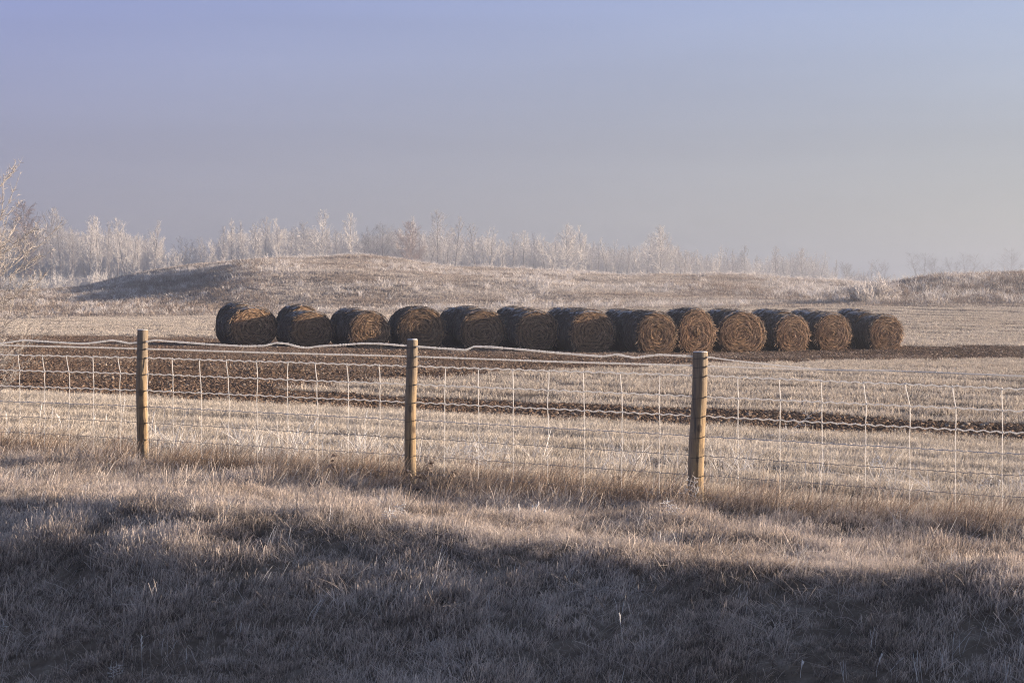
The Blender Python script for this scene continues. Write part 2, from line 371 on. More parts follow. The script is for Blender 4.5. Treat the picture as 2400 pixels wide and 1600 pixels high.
# verge between ditch and fence
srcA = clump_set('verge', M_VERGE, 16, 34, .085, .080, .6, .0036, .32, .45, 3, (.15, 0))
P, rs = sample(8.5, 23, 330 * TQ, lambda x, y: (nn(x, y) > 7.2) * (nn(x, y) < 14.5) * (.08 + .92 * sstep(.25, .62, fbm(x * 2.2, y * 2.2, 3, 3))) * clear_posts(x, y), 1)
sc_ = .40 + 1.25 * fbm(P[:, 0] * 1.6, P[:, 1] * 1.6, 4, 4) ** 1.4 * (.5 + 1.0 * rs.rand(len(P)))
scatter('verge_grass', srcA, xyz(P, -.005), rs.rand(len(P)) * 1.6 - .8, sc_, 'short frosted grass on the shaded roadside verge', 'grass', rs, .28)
srcA3 = clump_set('matted', M_VERGE, 8, 22, .10, .085, .6, .0034, 1.4, .9, 4, (.3, 0))
P, rs = sample(8.5, 23, 60 * TQ, lambda x, y: (nn(x, y) > 7.2) * (nn(x, y) < 15.5), 31)
scatter('matted_grass', srcA3, xyz(P, -.01), rs.rand(len(P)) * 6.28, .5 + .9 * rs.rand(len(P)), 'matted bent grass lying between the upright blades of the verge', 'grass', rs, .3)
srcA4 = clump_set('stalks', M_WEED, 8, 3, .07, .16, .4, .0036, .3, .25, 4, (.3, 0))
P, rs = sample(8.5, 23, 7 * TQ, lambda x, y: (nn(x, y) > 7.2) * (nn(x, y) < 14.4), 32)
scatter('pale_verge_stalks', srcA4, xyz(P, -.01), rs.rand(len(P)) * 1.2 - .6, .6 + .7 * rs.rand(len(P)), 'pale dry stalks standing above the verge grass', 'grass', rs, .3)
srcA2 = clump_set('tall_verge', M_VERGE, 6, 16, .09, .20, .4, .0048, .5, .5, 4)
P, rs = sample(8.5, 21, 26 * TQ, lambda x, y: (nn(x, y) > 7.2) * (nn(x, y) < 14.4) * sstep(.5, .72, fbm(x * .7, y * .7, 5, 3)), 2)
scatter('tall_verge_grass', srcA2, xyz(P, -.005), rs.rand(len(P)) * .9 - .45, .7 + .6 * rs.rand(len(P)), 'longer leaning frosted grass tufts scattered over the verge', 'grass', rs, .2)
# brown strip under the fence
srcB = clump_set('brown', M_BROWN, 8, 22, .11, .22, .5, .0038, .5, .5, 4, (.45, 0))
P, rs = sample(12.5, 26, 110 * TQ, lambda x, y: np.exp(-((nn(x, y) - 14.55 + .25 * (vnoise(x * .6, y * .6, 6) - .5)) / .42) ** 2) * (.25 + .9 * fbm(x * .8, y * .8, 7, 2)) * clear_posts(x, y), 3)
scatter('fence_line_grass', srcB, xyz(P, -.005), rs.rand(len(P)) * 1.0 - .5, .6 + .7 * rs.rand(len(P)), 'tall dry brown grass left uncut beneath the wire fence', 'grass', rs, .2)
# stubble strip beyond the fence
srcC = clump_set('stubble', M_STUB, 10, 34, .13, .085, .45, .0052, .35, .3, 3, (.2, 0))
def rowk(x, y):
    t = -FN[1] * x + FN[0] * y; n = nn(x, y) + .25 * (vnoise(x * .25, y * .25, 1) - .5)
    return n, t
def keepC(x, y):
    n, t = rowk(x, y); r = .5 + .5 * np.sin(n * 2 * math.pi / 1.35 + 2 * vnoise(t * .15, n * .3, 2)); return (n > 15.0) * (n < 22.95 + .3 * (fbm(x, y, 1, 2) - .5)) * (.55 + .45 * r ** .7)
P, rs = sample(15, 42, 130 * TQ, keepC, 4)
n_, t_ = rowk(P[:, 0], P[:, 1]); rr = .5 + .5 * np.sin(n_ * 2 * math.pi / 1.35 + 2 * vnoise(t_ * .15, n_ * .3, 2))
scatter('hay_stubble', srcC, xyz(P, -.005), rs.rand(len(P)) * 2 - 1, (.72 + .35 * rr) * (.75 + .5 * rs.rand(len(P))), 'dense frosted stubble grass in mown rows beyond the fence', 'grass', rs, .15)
P, rs = sample(15, 24, 10 * TQ, lambda x, y: (nn(x, y) > 14.9) * (nn(x, y) < 17.2) * sstep(.42, .6, fbm(x * .8, y * .8, 2, 3)), 5)
srcC2 = clump_set('bleached', M_WEED, 6, 14, .10, .27, .45, .0050, .7, .7, 4)
scatter('bleached_grass', srcC2, xyz(P, -.005), rs.rand(len(P)) * 6.28, .6 + .7 * rs.rand(len(P)), 'bleached bent frosty grass just beyond the fence', 'grass', rs, .25)
# wedge of grass beyond the first soil strip
srcD = clump_set('wedge', M_FARG, 8, 40, .26, .075, .5, .009, .4, .3, 2)
def keepD(x, y):
    n, t = rowk(x, y); return (n > 26.5) * (soil_mask(x, y) < .35) * (y < np.interp(x, YLX, YLY) + 2) * (.55 + .45 * np.sin(n * 2 * math.pi / 2.1 + 3 * vnoise(t * .1, n * .1, 3)))
P, rs = sample(26, 76, 22 * TQ, keepD, 6)
scatter('meadow_grass', srcD, xyz(P, -.01), rs.rand(len(P)) * 6.28, .7 + .6 * rs.rand(len(P)), 'frosted mown grass wedge between the two brown soil strips', 'grass', rs, .1)
# stubble behind the bales
srcE = clump_set('far', M_FARG, 8, 46, .5, .085, .6, .020, .6, .3, 2)
def keepE(x, y):
    n, t = rowk(x, y); r = .5 + .5 * np.sin(n * 2 * math.pi / 4.6 + 6 * vnoise(t * .03, n * .06, 3)); yup = np.interp(x / y, [-.26, -.1, .1, .26], [90, 86, 84, 84])
    return (y > yup - 1.5) * (soil_mask(x, y) < .4) * (.10 + .90 * sstep(.15, .7, r))
P, rs = sample(76, 156, 8 * TQ, keepE, 7)
scatter('far_stubble', srcE, xyz(P, -.02), rs.rand(len(P)) * 6.28, .7 + .7 * rs.rand(len(P)), 'pale frosted stubble field behind the hay bales', 'grass', rs, .1)
# hills
srcF = clump_set('hill', M_HILLG, 8, 50, .7, .17, .6, .030, .5, .3, 2)
P, rs = sample(150, 268, 4.0 * TQ, lambda x, y: (1 - .6 * sstep(620, 420, x / y * F + 1200) * (y > 153) * (y < 226)) * (.5 + .5 * vnoise(x * .1, y * .25, 4)), 8)
scatter('hill_grass', srcF, xyz(P, -.03), rs.rand(len(P)) * 6.28, .7 + .7 * rs.rand(len(P)), 'rough grass covering the low hills', 'grass', rs, .1)
srcT = clump_set('tussock', M_TUFT, 10, 26, .28, .42, .5, .028, .5, .4, 3)
def keepT(x, y):
    u = x / y * F + 1200
    patch = sstep(.50, .66, fbm(x / 11, y / 16, 5, 4))
    foot = np.exp(-((y - 155 - 3 * (vnoise(x / 8, y / 8, 1) - .5)) / 3.0) ** 2) * (u < 1750) * (.35 + .65 * sstep(300, 620, u))
    crest = np.exp(-((y - 243) / 5.0) ** 2) * sstep(430, 620, u) * (.3 + .9 * sstep(.4, .6, vnoise(x / 7, y / 40, 2)))
    left = sstep(760, 560, u) * (y < 228) * .8 * sstep(.42, .6, fbm(x / 5, y / 8, 6, 3))
    gully = np.exp(-((u - (1270 + (y - 190) * 1.6)) / 70) ** 2) * .6
    return np.clip(.75 * patch + 1.4 * foot + 1.3 * crest + left + gully, 0, 1) * (1 - .8 * (u > 2000) * (y < 200))
P, rs = sample(151, 262, 1.2 * TQ, keepT, 9)
scatter('tussocks', srcT, xyz(P, -.03), rs.rand(len(P)) * 6.28, .55 + .9 * rs.rand(len(P)) ** 1.5, 'white frosted tussocks in patches over the hillside', 'tussocks', rs, .12)
srcL = clump_set('slope_dark', M_DARKWEED, 6, 26, .55, .34, .5, .030, .6, .35, 2)  # dead brush whose dark colour also extends the shade on the left flank
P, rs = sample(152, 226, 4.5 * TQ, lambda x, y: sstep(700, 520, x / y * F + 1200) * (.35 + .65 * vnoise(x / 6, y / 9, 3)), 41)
scatter('slope_shade_weeds', srcL, xyz(P, -.03), rs.rand(len(P)) * 6.28, .6 + .8 * rs.rand(len(P)), 'dark dead growth extending the shade over the left flank of the hill', 'weeds', rs, .1)
# weeds on the right-hand mound
srcG = clump_set('mound', M_TUFT, 6, 20, .30, .55, .5, .030, .5, .35, 3)
srcG2 = clump_set('mound_dark', M_DARKWEED, 6, 26, .45, .42, .5, .032, .5, .35, 3)
def keepG(x, y):
    u = x / y * F + 1200; return sstep(1850, 2080, u + (y - 160) * 10) * (y > 152) * (y < 200)
P, rs = sample(151, 200, 1.5 * TQ, lambda x, y: keepG(x, y) * (.2 + .8 * sstep(.42, .6, fbm(x / 4, y / 7, 2, 3))), 10)
scatter('mound_weeds', srcG, xyz(P, -.05), rs.rand(len(P)) * 6.28, .6 + .8 * rs.rand(len(P)), 'frosted weeds on the mound at the right edge of the photo', 'weeds', rs, .12)
P, rs = sample(151, 200, 3.5 * TQ, keepG, 11)
scatter('dark_mound_weeds', srcG2, xyz(P, -.05), rs.rand(len(P)) * 6.28, .6 + .7 * rs.rand(len(P)), 'dark dead weeds between the frosted ones on the mound', 'weeds', rs, .12)

# soil clods
def clod_mat():
    m, t, b = mat_new('soil_clod'); oi = t.nodes.new('ShaderNodeObjectInfo')
    c = ramp(t, oi.outputs['Random'], [(0, (.095, .058, .036)), (.6, (.165, .102, .066)), (.9, (.25, .168, .115)), (1, (.44, .36, .29))])
    nz_ = noise(t, 30, 3, .6); c = mixc(t, .5, c, ramp(t, nz_, [(.3, (.5, .5, .5)), (.7, (1, 1, 1))]), 'MULTIPLY'); t.links.new(c, b.inputs['Base Color']); setin(b, Roughness=.95); return m
M_CLOD = clod_mat(); SB = 1
def clods(cnt):
    cl = bpy.data.collections.new('source_clods')
    for c in range(cnt):
        rs = np.random.RandomState(200 + c); G = Geo()
        for k in range(7):
            nu, nv = 7, 5; th = np.linspace(0, 2 * np.pi, nu, endpoint=False); ph = np.linspace(.05, np.pi - .05, nv)
            D = np.stack([np.outer(np.sin(ph), np.cos(th)), np.outer(np.sin(ph), np.sin(th)), np.outer(np.cos(ph), np.ones(nu))], -1).reshape(-1, 3)
            r = .015 * (.45 + rs.rand() ** 2.5 * 1.8) * (.7 + .6 * rs.rand(len(D)))[:, None]; o = np.array([*(rs.randn(2) * .09), .008])
            i_ = np.arange(nv - 1)[:, None] * nu; j_ = np.arange(nu)[None, :]; j2 = (j_ + 1) % nu
            G.add(D * r * np.array([1.2, 1, .8]) + o, np.stack([i_ + j_, i_ + nu + j_, i_ + nu + j2, i_ + j2], -1).reshape(-1, 4))
        cl.objects.link(bpy.data.objects.new('clod_source_%d' % c, G.build('clods', M_CLOD)))
    return cl, cnt
srcS = clods(8)
P, rs = sample(24, 50, 90 * TQ, lambda x, y: (soil_mask(x, y) > .55) * (nn(x, y) < 32), 12)
scatter('soil_clods', srcS, xyz(P, -.01), rs.rand(len(P)) * 6.28, .5 + .7 * rs.rand(len(P)), 'loose clods on the ploughed soil strip nearest the fence', 'soil clods', rs)
P, rs = sample(30, 96, 26 * TQ, lambda x, y: (soil_mask(x, y) > .5) * (nn(x, y) > 31) * (.3 + .7 * fbm(x / 2, y / 2, 1, 3)), 13)
scatter('far_soil_clods', srcS, xyz(P, -.01), rs.rand(len(P)) * 6.28, .6 + .8 * rs.rand(len(P)) ** 2, 'loose clods scattered over the soil around the bales', 'soil clods', rs)
srcSS = clump_set('scrub', M_DARKWEED, 5, 16, .25, .06, .6, .008, .9, .4, 2)
P, rs = sample(27, 96, 4.5 * TQ, lambda x, y: (soil_mask(x, y) > .4) * (nn(x, y) > 27) * sstep(.45, .62, fbm(x / 3, y / 4, 2, 3)), 14)
scatter('soil_stubble', srcSS, xyz(P, -.005), rs.rand(len(P)) * 6.28, .6 + .9 * rs.rand(len(P)), 'thin brown stubble poking from the tilled soil', 'stubble', rs, .2)

# ------------------------------------------------------------------ wire fence
def PX(x): return 230.0 + (x - 338.0) * .03827          # pixels per metre along the fence plane
def fpt(x, y, push=0.0):
    Y = F / PX(x); p = np.array([(x - 1200) / F * Y, Y, HC - (y - YH) / F * Y]); p[0] -= FN[0] * push; p[1] -= FN[1] * push; return p
def wood_mat():
    m, t, b = mat_new('weathered_post_wood')
    v_ = objco(t, (14, 14, 1.1)); n1 = noise(t, 2.2, 6, .65, v_); v2 = objco(t, (60, 60, 1.6)); n2 = noise(t, 2, 4, .7, v2)
    c = ramp(t, n1, [(.28, (.12, .082, .048)), (.5, (.33, .225, .120)), (.72, (.50, .375, .215))])
    c = mixc(t, .55, c, ramp(t, n2, [(.3, (.45, .42, .40)), (.6, (1, 1, 1))]), 'MULTIPLY')
    ck = ramp(t, noise(t, 3.0, 2, .5, objco(t, (26, 26, .9))), [(.60, (0, 0, 0)), (.64, (1, 1, 1))]); c = mixc(t, ck, c, (.035, .025, .018))
    kn = t.nodes.new('ShaderNodeTexVoronoi'); setin(kn, Scale=1.0); t.links.new(objco(t, (7, 7, 4.5)), kn.inputs['Vector'])
    c = mixc(t, ramp(t, kn.outputs['Distance'], [(.13, (.8, .8, .8)), (.2, (0, 0, 0))]), c, (.06, .035, .02))
    gy = ramp(t, noise(t, 1.2, 3, .5, objco(t, (3, 3, 1))), [(.40, (0, 0, 0)), (.62, (1, 1, 1))]); c = mixc(t, math_(t, 'MULTIPLY', gy, .65), c, (.22, .19, .16))
    g = t.nodes.new('ShaderNodeNewGeometry'); s3 = t.nodes.new('ShaderNodeSeparateXYZ'); t.links.new(g.outputs['Normal'], s3.inputs[0])
    fr = ramp(t, s3.outputs['Z'], [(.35, (0, 0, 0)), (.7, (.9, .9, .9))]); c = mixc(t, fr, c, (.72, .72, .74))
    t.links.new(c, b.inputs['Base Color']); setin(b, Roughness=.8)
    bp = t.nodes.new('ShaderNodeBump'); setin(bp, Strength=.9, Distance=.01); t.links.new(n2, bp.inputs['Height']); t.links.new(bp.outputs[0], b.inputs['Normal'])
    return m
M_WOOD = wood_mat()
def wire_mat(name, col_, metal=0.0):
    m, t, b = mat_new(name); g = t.nodes.new('ShaderNodeNewGeometry'); n1 = noise(t, 300, 3, .6, g.outputs['Position'])
    c_ = mixc(t, n1, tuple(x * .85 for x in col_), col_); t.links.new(c_, b.inputs['Base Color']); setin(b, Roughness=.7, Metallic=metal)
    if name.startswith('frosted'):
        tr = t.nodes.new('ShaderNodeBsdfTranslucent'); t.links.new(c_, tr.inputs[0]); ms = t.nodes.new('ShaderNodeMixShader'); ms.inputs[0].default_value = .5
        t.links.new(b.outputs[0], ms.inputs[1]); t.links.new(tr.outputs[0], ms.inputs[2]); t.links.new(ms.outputs[0], t.nodes['Material Output'].inputs[0])
    return m
M_FROSTWIRE = wire_mat('frosted_wire', (.97, .95, .93)); M_GREYWIRE = wire_mat('grey_wire', (.34, .32, .31)); M_MIDWIRE = wire_mat('lightly_frosted_wire', (.62, .60, .60)); M_STAPLE_SHADOW = wire_mat('staple_and_shadow_dark', (.06, .05, .045), .3)

fence = empty('wire_fence', tuple(fpt(970, 1105)))
tag(fence, 'page wire fence with round wooden posts and two frosted strand wires above the mesh', 'fence')
FO = np.array(fence.location)
def fpart(name, me): return link(name, me, fence)
def make_post(x, ytop, ybot, wid, leanx, chamfer, seed):
    top = fpt(x, ytop, 0.03); rs = np.random.RandomState(seed); r0 = wid / PX(x) / 2
    Yp = top[1]; gz = float(ground_z(top[0], Yp)); zb = min(gz, HC - (ybot - YH) / F * Yp) - .25
    n = 26; sides = 28; zz = np.concatenate([np.linspace(zb, top[2] - chamfer, n - 3), [top[2] - chamfer * .45, top[2], top[2] + .002]]); L = top[2] - zb
    G = Geo(); th = np.arange(sides) * 2 * np.pi / sides; V = []
    for k, z in enumerate(zz):
        f = (z - zb) / L; r = r0 * (1.04 - .05 * f)
        if k == n - 2: r = r0 * .86
        if k == n - 1: r = r0 * .05
        if k == n - 3: r = r0 * .97
        rr_ = r * (1 + .035 * (vnoise(th * 2.2 + seed * 3, np.full(sides, z * 2.5), 2) - .5) * 2 + .02 * (vnoise(th * 6, np.full(sides, z * 9), 3) - .5))
        cx = leanx * (1 - f) * (PX(x) ** -1) + .006 * math.sin(z * 5 + seed)
        V.append(np.stack([rr_ * np.cos(th) + cx, rr_ * np.sin(th), np.full(sides, z - top[2])], -1))
    V = np.concatenate(V); nn_ = len(zz); i_ = np.arange(nn_ - 1)[:, None] * sides; j_ = np.arange(sides)[None, :]; j2 = (j_ + 1) % sides
    G.add(V, np.stack([i_ + j_, i_ + j2, i_ + sides + j2, i_ + sides + j_], -1).reshape(-1, 4))
    o = fpart('post', G.build('post', M_WOOD, True)); o.location = tuple(top - FO)
    return o, top, r0, leanx
P1 = make_post(338, 772, 1083, 25.5, -1.0, .006, 1); P2 = make_post(970, 794, 1106, 26, -6, .028, 2); P3 = make_post(1645, 823, 1180, 36, -12, .012, 3)
P0 = make_post(-262, 752, 1050, 26, -2, .01, 4); P4 = make_post(2720, 870, 1290, 34, -4, .01, 5)
P1[0]['label'] = 'thin straight post beside the first hay bale'; P2[0]['label'] = 'post with a chamfered top below the fourth bale'; P3[0]['label'] = 'thickest post with a frosted flat top'

xs_r = np.array([50, 338, 970, 1645, 2355.]); RW = np.array([
 [832, 838, 858, 880, 910], [868, 876, 900.5, 929, 961], [905, 914.5, 942.5, 974.5, 1012], [941, 952, 984, 1022, 1062],
 [976, 990, 1026, 1067.5, 1112.5], [1013, 1029, 1067, 1113.6, 1163], [1046, 1064, 1108, 1161, 1214]])
def roway(k, x):
    x = np.asarray(x, float); y = np.interp(x, xs_r, RW[k])
    y = np.where(x < 50, RW[k][0] - (50 - x) * .022, y); y = np.where(x > 2355, RW[k][-1] + (x - 2355) * .045, y)
    return y
stays = [(-70, -6), (-8, -5), (51, -4), (109, -4), (167, -6), (224, -2), (287, -4), (350, 0), (411, -3), (476, -3), (541, -4), (609, -3), (678, 1), (749, -5), (821, -3), (895, -2), (968, -1), (1047, 2), (1127, 0), (1208, -2), (1290, 2), (1375, -3), (1463, -4), (1551, 0), (1645, 0), (1735, -1), (1833, -1), (1932, -2), (2034, -5), (2138, -12), (2245, -8), (2355, -2), (2470, -4), (2590, -4)]
bounds = [-262, 338, 970, 1645, 2720]
rsw = np.random.RandomState(5)
mesh_parts = []
for s0, s1 in zip(bounds[:-1], bounds[1:]):
    me_o = None
    for k in range(7):
        G = Geo(); x = np.arange(s0, s1 + .01, .8); y = roway(k, x)
        pitch = 25.0 * PX(x) / 250; phase = np.cumsum(.8 / pitch) * 2 * np.pi
        amp = (.012 if k < 3 else .0075) * PX(x)
        tri = np.arcsin(np.sin(phase)) * 2 / np.pi
        y = y + amp * .5 * tri + 1.2 * (vnoise(x / 14, np.full(len(x), k * 7.7), 3) - .5)
        pts = np.array([fpt(a, b_, .028) for a, b_ in zip(x, y)]) - FO
        r = (.0066, .0062, .0058, .0036, .0028, .0025, .0022)[k]
        r = r * (1 + (.42 if k < 4 else .15) * (vnoise(x * 1.1, np.full(len(x), k * 3.1), 4) - .5) * 2)
        G.tube(pts, r, 5)
        fpart('line_wire', G.build('line_wire', (M_FROSTWIRE, M_FROSTWIRE, M_FROSTWIRE, M_MIDWIRE, M_GREYWIRE, M_GREYWIRE, M_GREYWIRE)[k], True))
for sx, dt in stays:
    G = Geo(); xr = [sx + dt + rsw.randn() * .6] + [sx + rsw.randn() * .9 for _ in range(6)]
    pts = []; rad = []
    for k in range(7):
        pts.append(fpt(xr[k], float(roway(k, xr[k])), .034)); rad.append((.0040, .0036, .0032, .0025, .0021, .0019, .0018)[k])
        if k < 6:
            for q_ in (.06, .5, .94):
                xx = xr[k] * (1 - q_) + xr[k + 1] * q_ + (.9 * (1 if rsw.rand() < .5 else -1) if q_ == .5 else 0) * .6
                pts.append(fpt(xx, float(roway(k, xx)) * (1 - q_) + float(roway(k + 1, xx)) * q_, .034)); rad.append(rad[-1])
    # knots are part of the stay wire
    G.tube(np.array(pts) - FO, rad, 5)
    for k in range(7):
        c = fpt(xr[k], float(roway(k, xr[k])), .031) - FO; h_ = .010
        G.tube(np.array([c + [0, 0, -h_], c, c + [0, 0, h_]]), [.003, .0075 if k < 4 else .006, .003], 6)
    fpart('stay_wire', G.build('stay_wire', M_FROSTWIRE, True))
# two plain strands above the mesh
s1 = [(-262, 795), (0, 806), (26, 802), (61, 797), (158, 803), (195, 805), (224, 803), (264, 797.5), (279, 798.5), (306, 804), (338, 802), (369, 797), (420, 801), (500, 807), (580, 811), (625, 810), (652, 803), (676, 805), (706, 813), (726, 815), (752, 811), (805, 808), (852, 804.5), (893, 805), (957, 810), (984, 812), (1040, 816), (1096, 820), (1116, 811.5), (1157, 813), (1220, 818), (1288, 824.6), (1376, 832), (1417, 835), (1449, 830), (1470, 834), (1493, 838), (1523, 834), (1552, 831), (1628, 835), (1666, 837), (1728, 845), (1800, 853), (1846, 858), (1946, 867), (2045, 869), (2145, 870.5), (2244, 874.5), (2400, 880.5), (2720, 897)]
s2 = [(-262, 803), (0, 808.5), (338, 817), (620, 826), (970, 835), (1300, 847), (1645, 857), (1780, 862), (1946, 867), (2078, 867.5), (2178, 872), (2400, 882.5), (2720, 898)]
def smooth_path(pl, x):
    p = np.array(pl, float); return _smooth(np.interp(x, p[:, 0], p[:, 1]), 3)
for nm, pl, rr_, w0 in (('strand_wire', s1, .0092, 3), ('strand_wire', s2, .0078, 9)):
    x = np.arange(-262, 2720.1, .9); y = _smooth(np.interp(x, *np.array(pl, float).T), 7); y += .35 * (vnoise(x / 5, x * 0, w0) - .5)
    r = rr_ * np.where(x > 1680, .62, 1.0) * (1 + .42 * (vnoise(x * 1.1, x * 0 + w0, 4) - .5) * 2)
    G = Geo(); G.tube(np.array([fpt(a, b_, .030) for a, b_ in zip(x, y)]) - FO, r, 6); fpart(nm, G.build(nm, M_FROSTWIRE, True))
# staples on each post; the thin dark arcs stand in for their shadows
for (po, top, r0, lx), px_ in ((P1, 338), (P2, 970), (P3, 1645)):
    ys = [float(np.interp(px_, *np.array(s1).T)), float(np.interp(px_, *np.array(s2).T))] + [float(roway(k, px_)) for k in range(6)]
    for k, yy in enumerate(ys):
        z = fpt(px_, yy, .03)[2] - top[2]; G = Geo(); a = np.linspace(-.15, 1.15, 12) * math.pi - math.pi * .5
        Rr = r0 * 1.06 + .003; f = 1 + (z / 1.35); cx = lx * (-z / 1.5) / PX(px_)
        a = np.linspace(-2.5, .35, 14)
        G.tube(np.stack([cx + Rr * np.cos(a), Rr * np.sin(a), z + .012 * np.sin(a * 1.0 + 1) - .004], 1), .0013, 4)
        if k < 6:
            q_ = np.linspace(0, 2 * np.pi, 9); G.tube(np.stack([cx + Rr * 1.0 + .009 + .009 * np.cos(q_), -.012 + 0 * q_, z + .009 * np.sin(q_)], 1), .002, 4)
        link('staple_and_shadow', G.build('staple_and_shadow', M_STAPLE_SHADOW), po)

# ------------------------------------------------------------------ hay bales
def bale_mats():
    m, t, b = mat_new('bale_end_hay'); v_ = objco(t); s3 = t.nodes.new('ShaderNodeSeparateXYZ'); t.links.new(v_, s3.inputs[0])
    rr_ = attr(t, 'tip'); sp = attr(t, 'rnd')
    wv = t.nodes.new('ShaderNodeTexNoise'); setin(wv, Scale=7.0, Detail=6, Roughness=.7); t.links.new(v_, wv.inputs['Vector'])
    cb = t.nodes.new('ShaderNodeCombineXYZ'); t.links.new(math_(t, 'MULTIPLY', rr_, 22), cb.inputs[0]); t.links.new(math_(t, 'MULTIPLY', sp, 5), cb.inputs[1])
    n2 = noise(t, 1.6, 5, .7, cb.outputs[0])
    c = ramp(t, n2, [(.32, (.10, .064, .038)), (.5, (.27, .170, .100)), (.68, (.56, .38, .235))])
    c = mixc(t, .5, c, ramp(t, wv.outputs['Fac'], [(.3, (.4, .38, .36)), (.65, (1.25, 1.2, 1.15))]), 'MULTIPLY')
    # wound layers: one turn of the spiral every few centimetres, broken up by the noise
    lay = math_(t, 'SINE', math_(t, 'ADD', math_(t, 'MULTIPLY', rr_, 34.0), math_(t, 'MULTIPLY', wv.outputs['Fac'], 4.0)))
    c = mixc(t, .85, c, ramp(t, math_(t, 'ADD', math_(t, 'MULTIPLY', lay, .5), .5), [(.1, (.30, .28, .26)), (.55, (.9, .9, .9)), (.9, (1, 1, 1))]), 'MULTIPLY')
    oi = t.nodes.new('ShaderNodeObjectInfo'); c = mixc(t, math_(t, 'MULTIPLY', oi.outputs['Random'], .35), c, (.085, .060, .038))
    t.links.new(c, b.inputs['Base Color']); setin(b, Roughness=.9); b.inputs['Specular IOR Level'].default_value = .15
    bp = t.nodes.new('ShaderNodeBump'); setin(bp, Strength=1.0, Distance=.03); t.links.new(n2, bp.inputs['Height']); t.links.new(bp.outputs[0], b.inputs['Normal'])
    m2, t, b = mat_new('bale_side_hay'); v_ = objco(t, (9, 1.2, 9)); n1 = noise(t, 2, 6, .7, objco(t, (2.0, 26, 2.0))); n2 = noise(t, 9, 6, .75)
    c = ramp(t, n1, [(.3, (.028, .021, .016)), (.55, (.085, .065, .050)), (.75, (.17, .135, .108))])
    c = mixc(t, .6, c, ramp(t, n2, [(.3, (.4, .4, .42)), (.65, (1.2, 1.2, 1.2))]), 'MULTIPLY')
    so_ = t.nodes.new('ShaderNodeSeparateXYZ'); t.links.new(objco(t), so_.inputs[0])
    ring = math_(t, 'SINE', math_(t, 'ADD', math_(t, 'MULTIPLY', so_.outputs['Y'], 42.0), math_(t, 'MULTIPLY', n1, 4.0)))
    c = mixc(t, .7, c, ramp(t, math_(t, 'ADD', math_(t, 'MULTIPLY', ring, .5), .5), [(0, (.45, .45, .46)), (.6, (1, 1, 1)), (1, (1.5, 1.5, 1.5))]), 'MULTIPLY')
    g = t.nodes.new('ShaderNodeNewGeometry'); s3 = t.nodes.new('ShaderNodeSeparateXYZ'); t.links.new(g.outputs['True Normal'], s3.inputs[0])
    fr = ramp(t, math_(t, 'ADD', s3.outputs['Z'], math_(t, 'MULTIPLY', math_(t, 'SUBTRACT', n2, .5), .9)), [(.72, (0, 0, 0)), (1.1, (.7, .7, .7))])
    c = mixc(t, fr, c, (.62, .60, .62)); t.links.new(c, b.inputs['Base Color']); setin(b, Roughness=.95); b.inputs['Specular IOR Level'].default_value = .1
    bp = t.nodes.new('ShaderNodeBump'); setin(bp, Strength=1.0, Distance=.04); t.links.new(n2, bp.inputs['Height']); t.links.new(bp.outputs[0], b.inputs['Normal'])
    return m, m2
M_BEND, M_BSIDE = bale_mats()
M_STRAW = grass_mat('loose_straw', (.14, .085, .048), (.42, .27, .165), (.64, .45, .30), (.80, .68, .55), .12, .65, None, .1)
M_SIDESTRAW = grass_mat('weathered_straw', (.05, .04, .032), (.10, .08, .065), (.16, .13, .11), (.5, .48, .48), .12, .6, None, .1)
def outline(th, seed, sag):
    """radius 1 outline in (x,z), flattened where it rests on the ground"""
    r = 1 + .030 * (vnoise(np.cos(th) * 1.6 + 5 + seed, np.sin(th) * 1.6 + 5, seed % 8) - .5) * 2 + .012 * np.sin(3 * th + seed)
    x = r * np.cos(th) * (1 + .07 * sag * (np.sin(th) < 0) * np.abs(np.sin(th * 1.0)) ** .6); z = r * np.sin(th)
    z = np.where(z < -.80, -.80 - (z + .80) * .10 * 0 - np.tanh((-.80 - z) * 6) * .04, z)
    return x, z
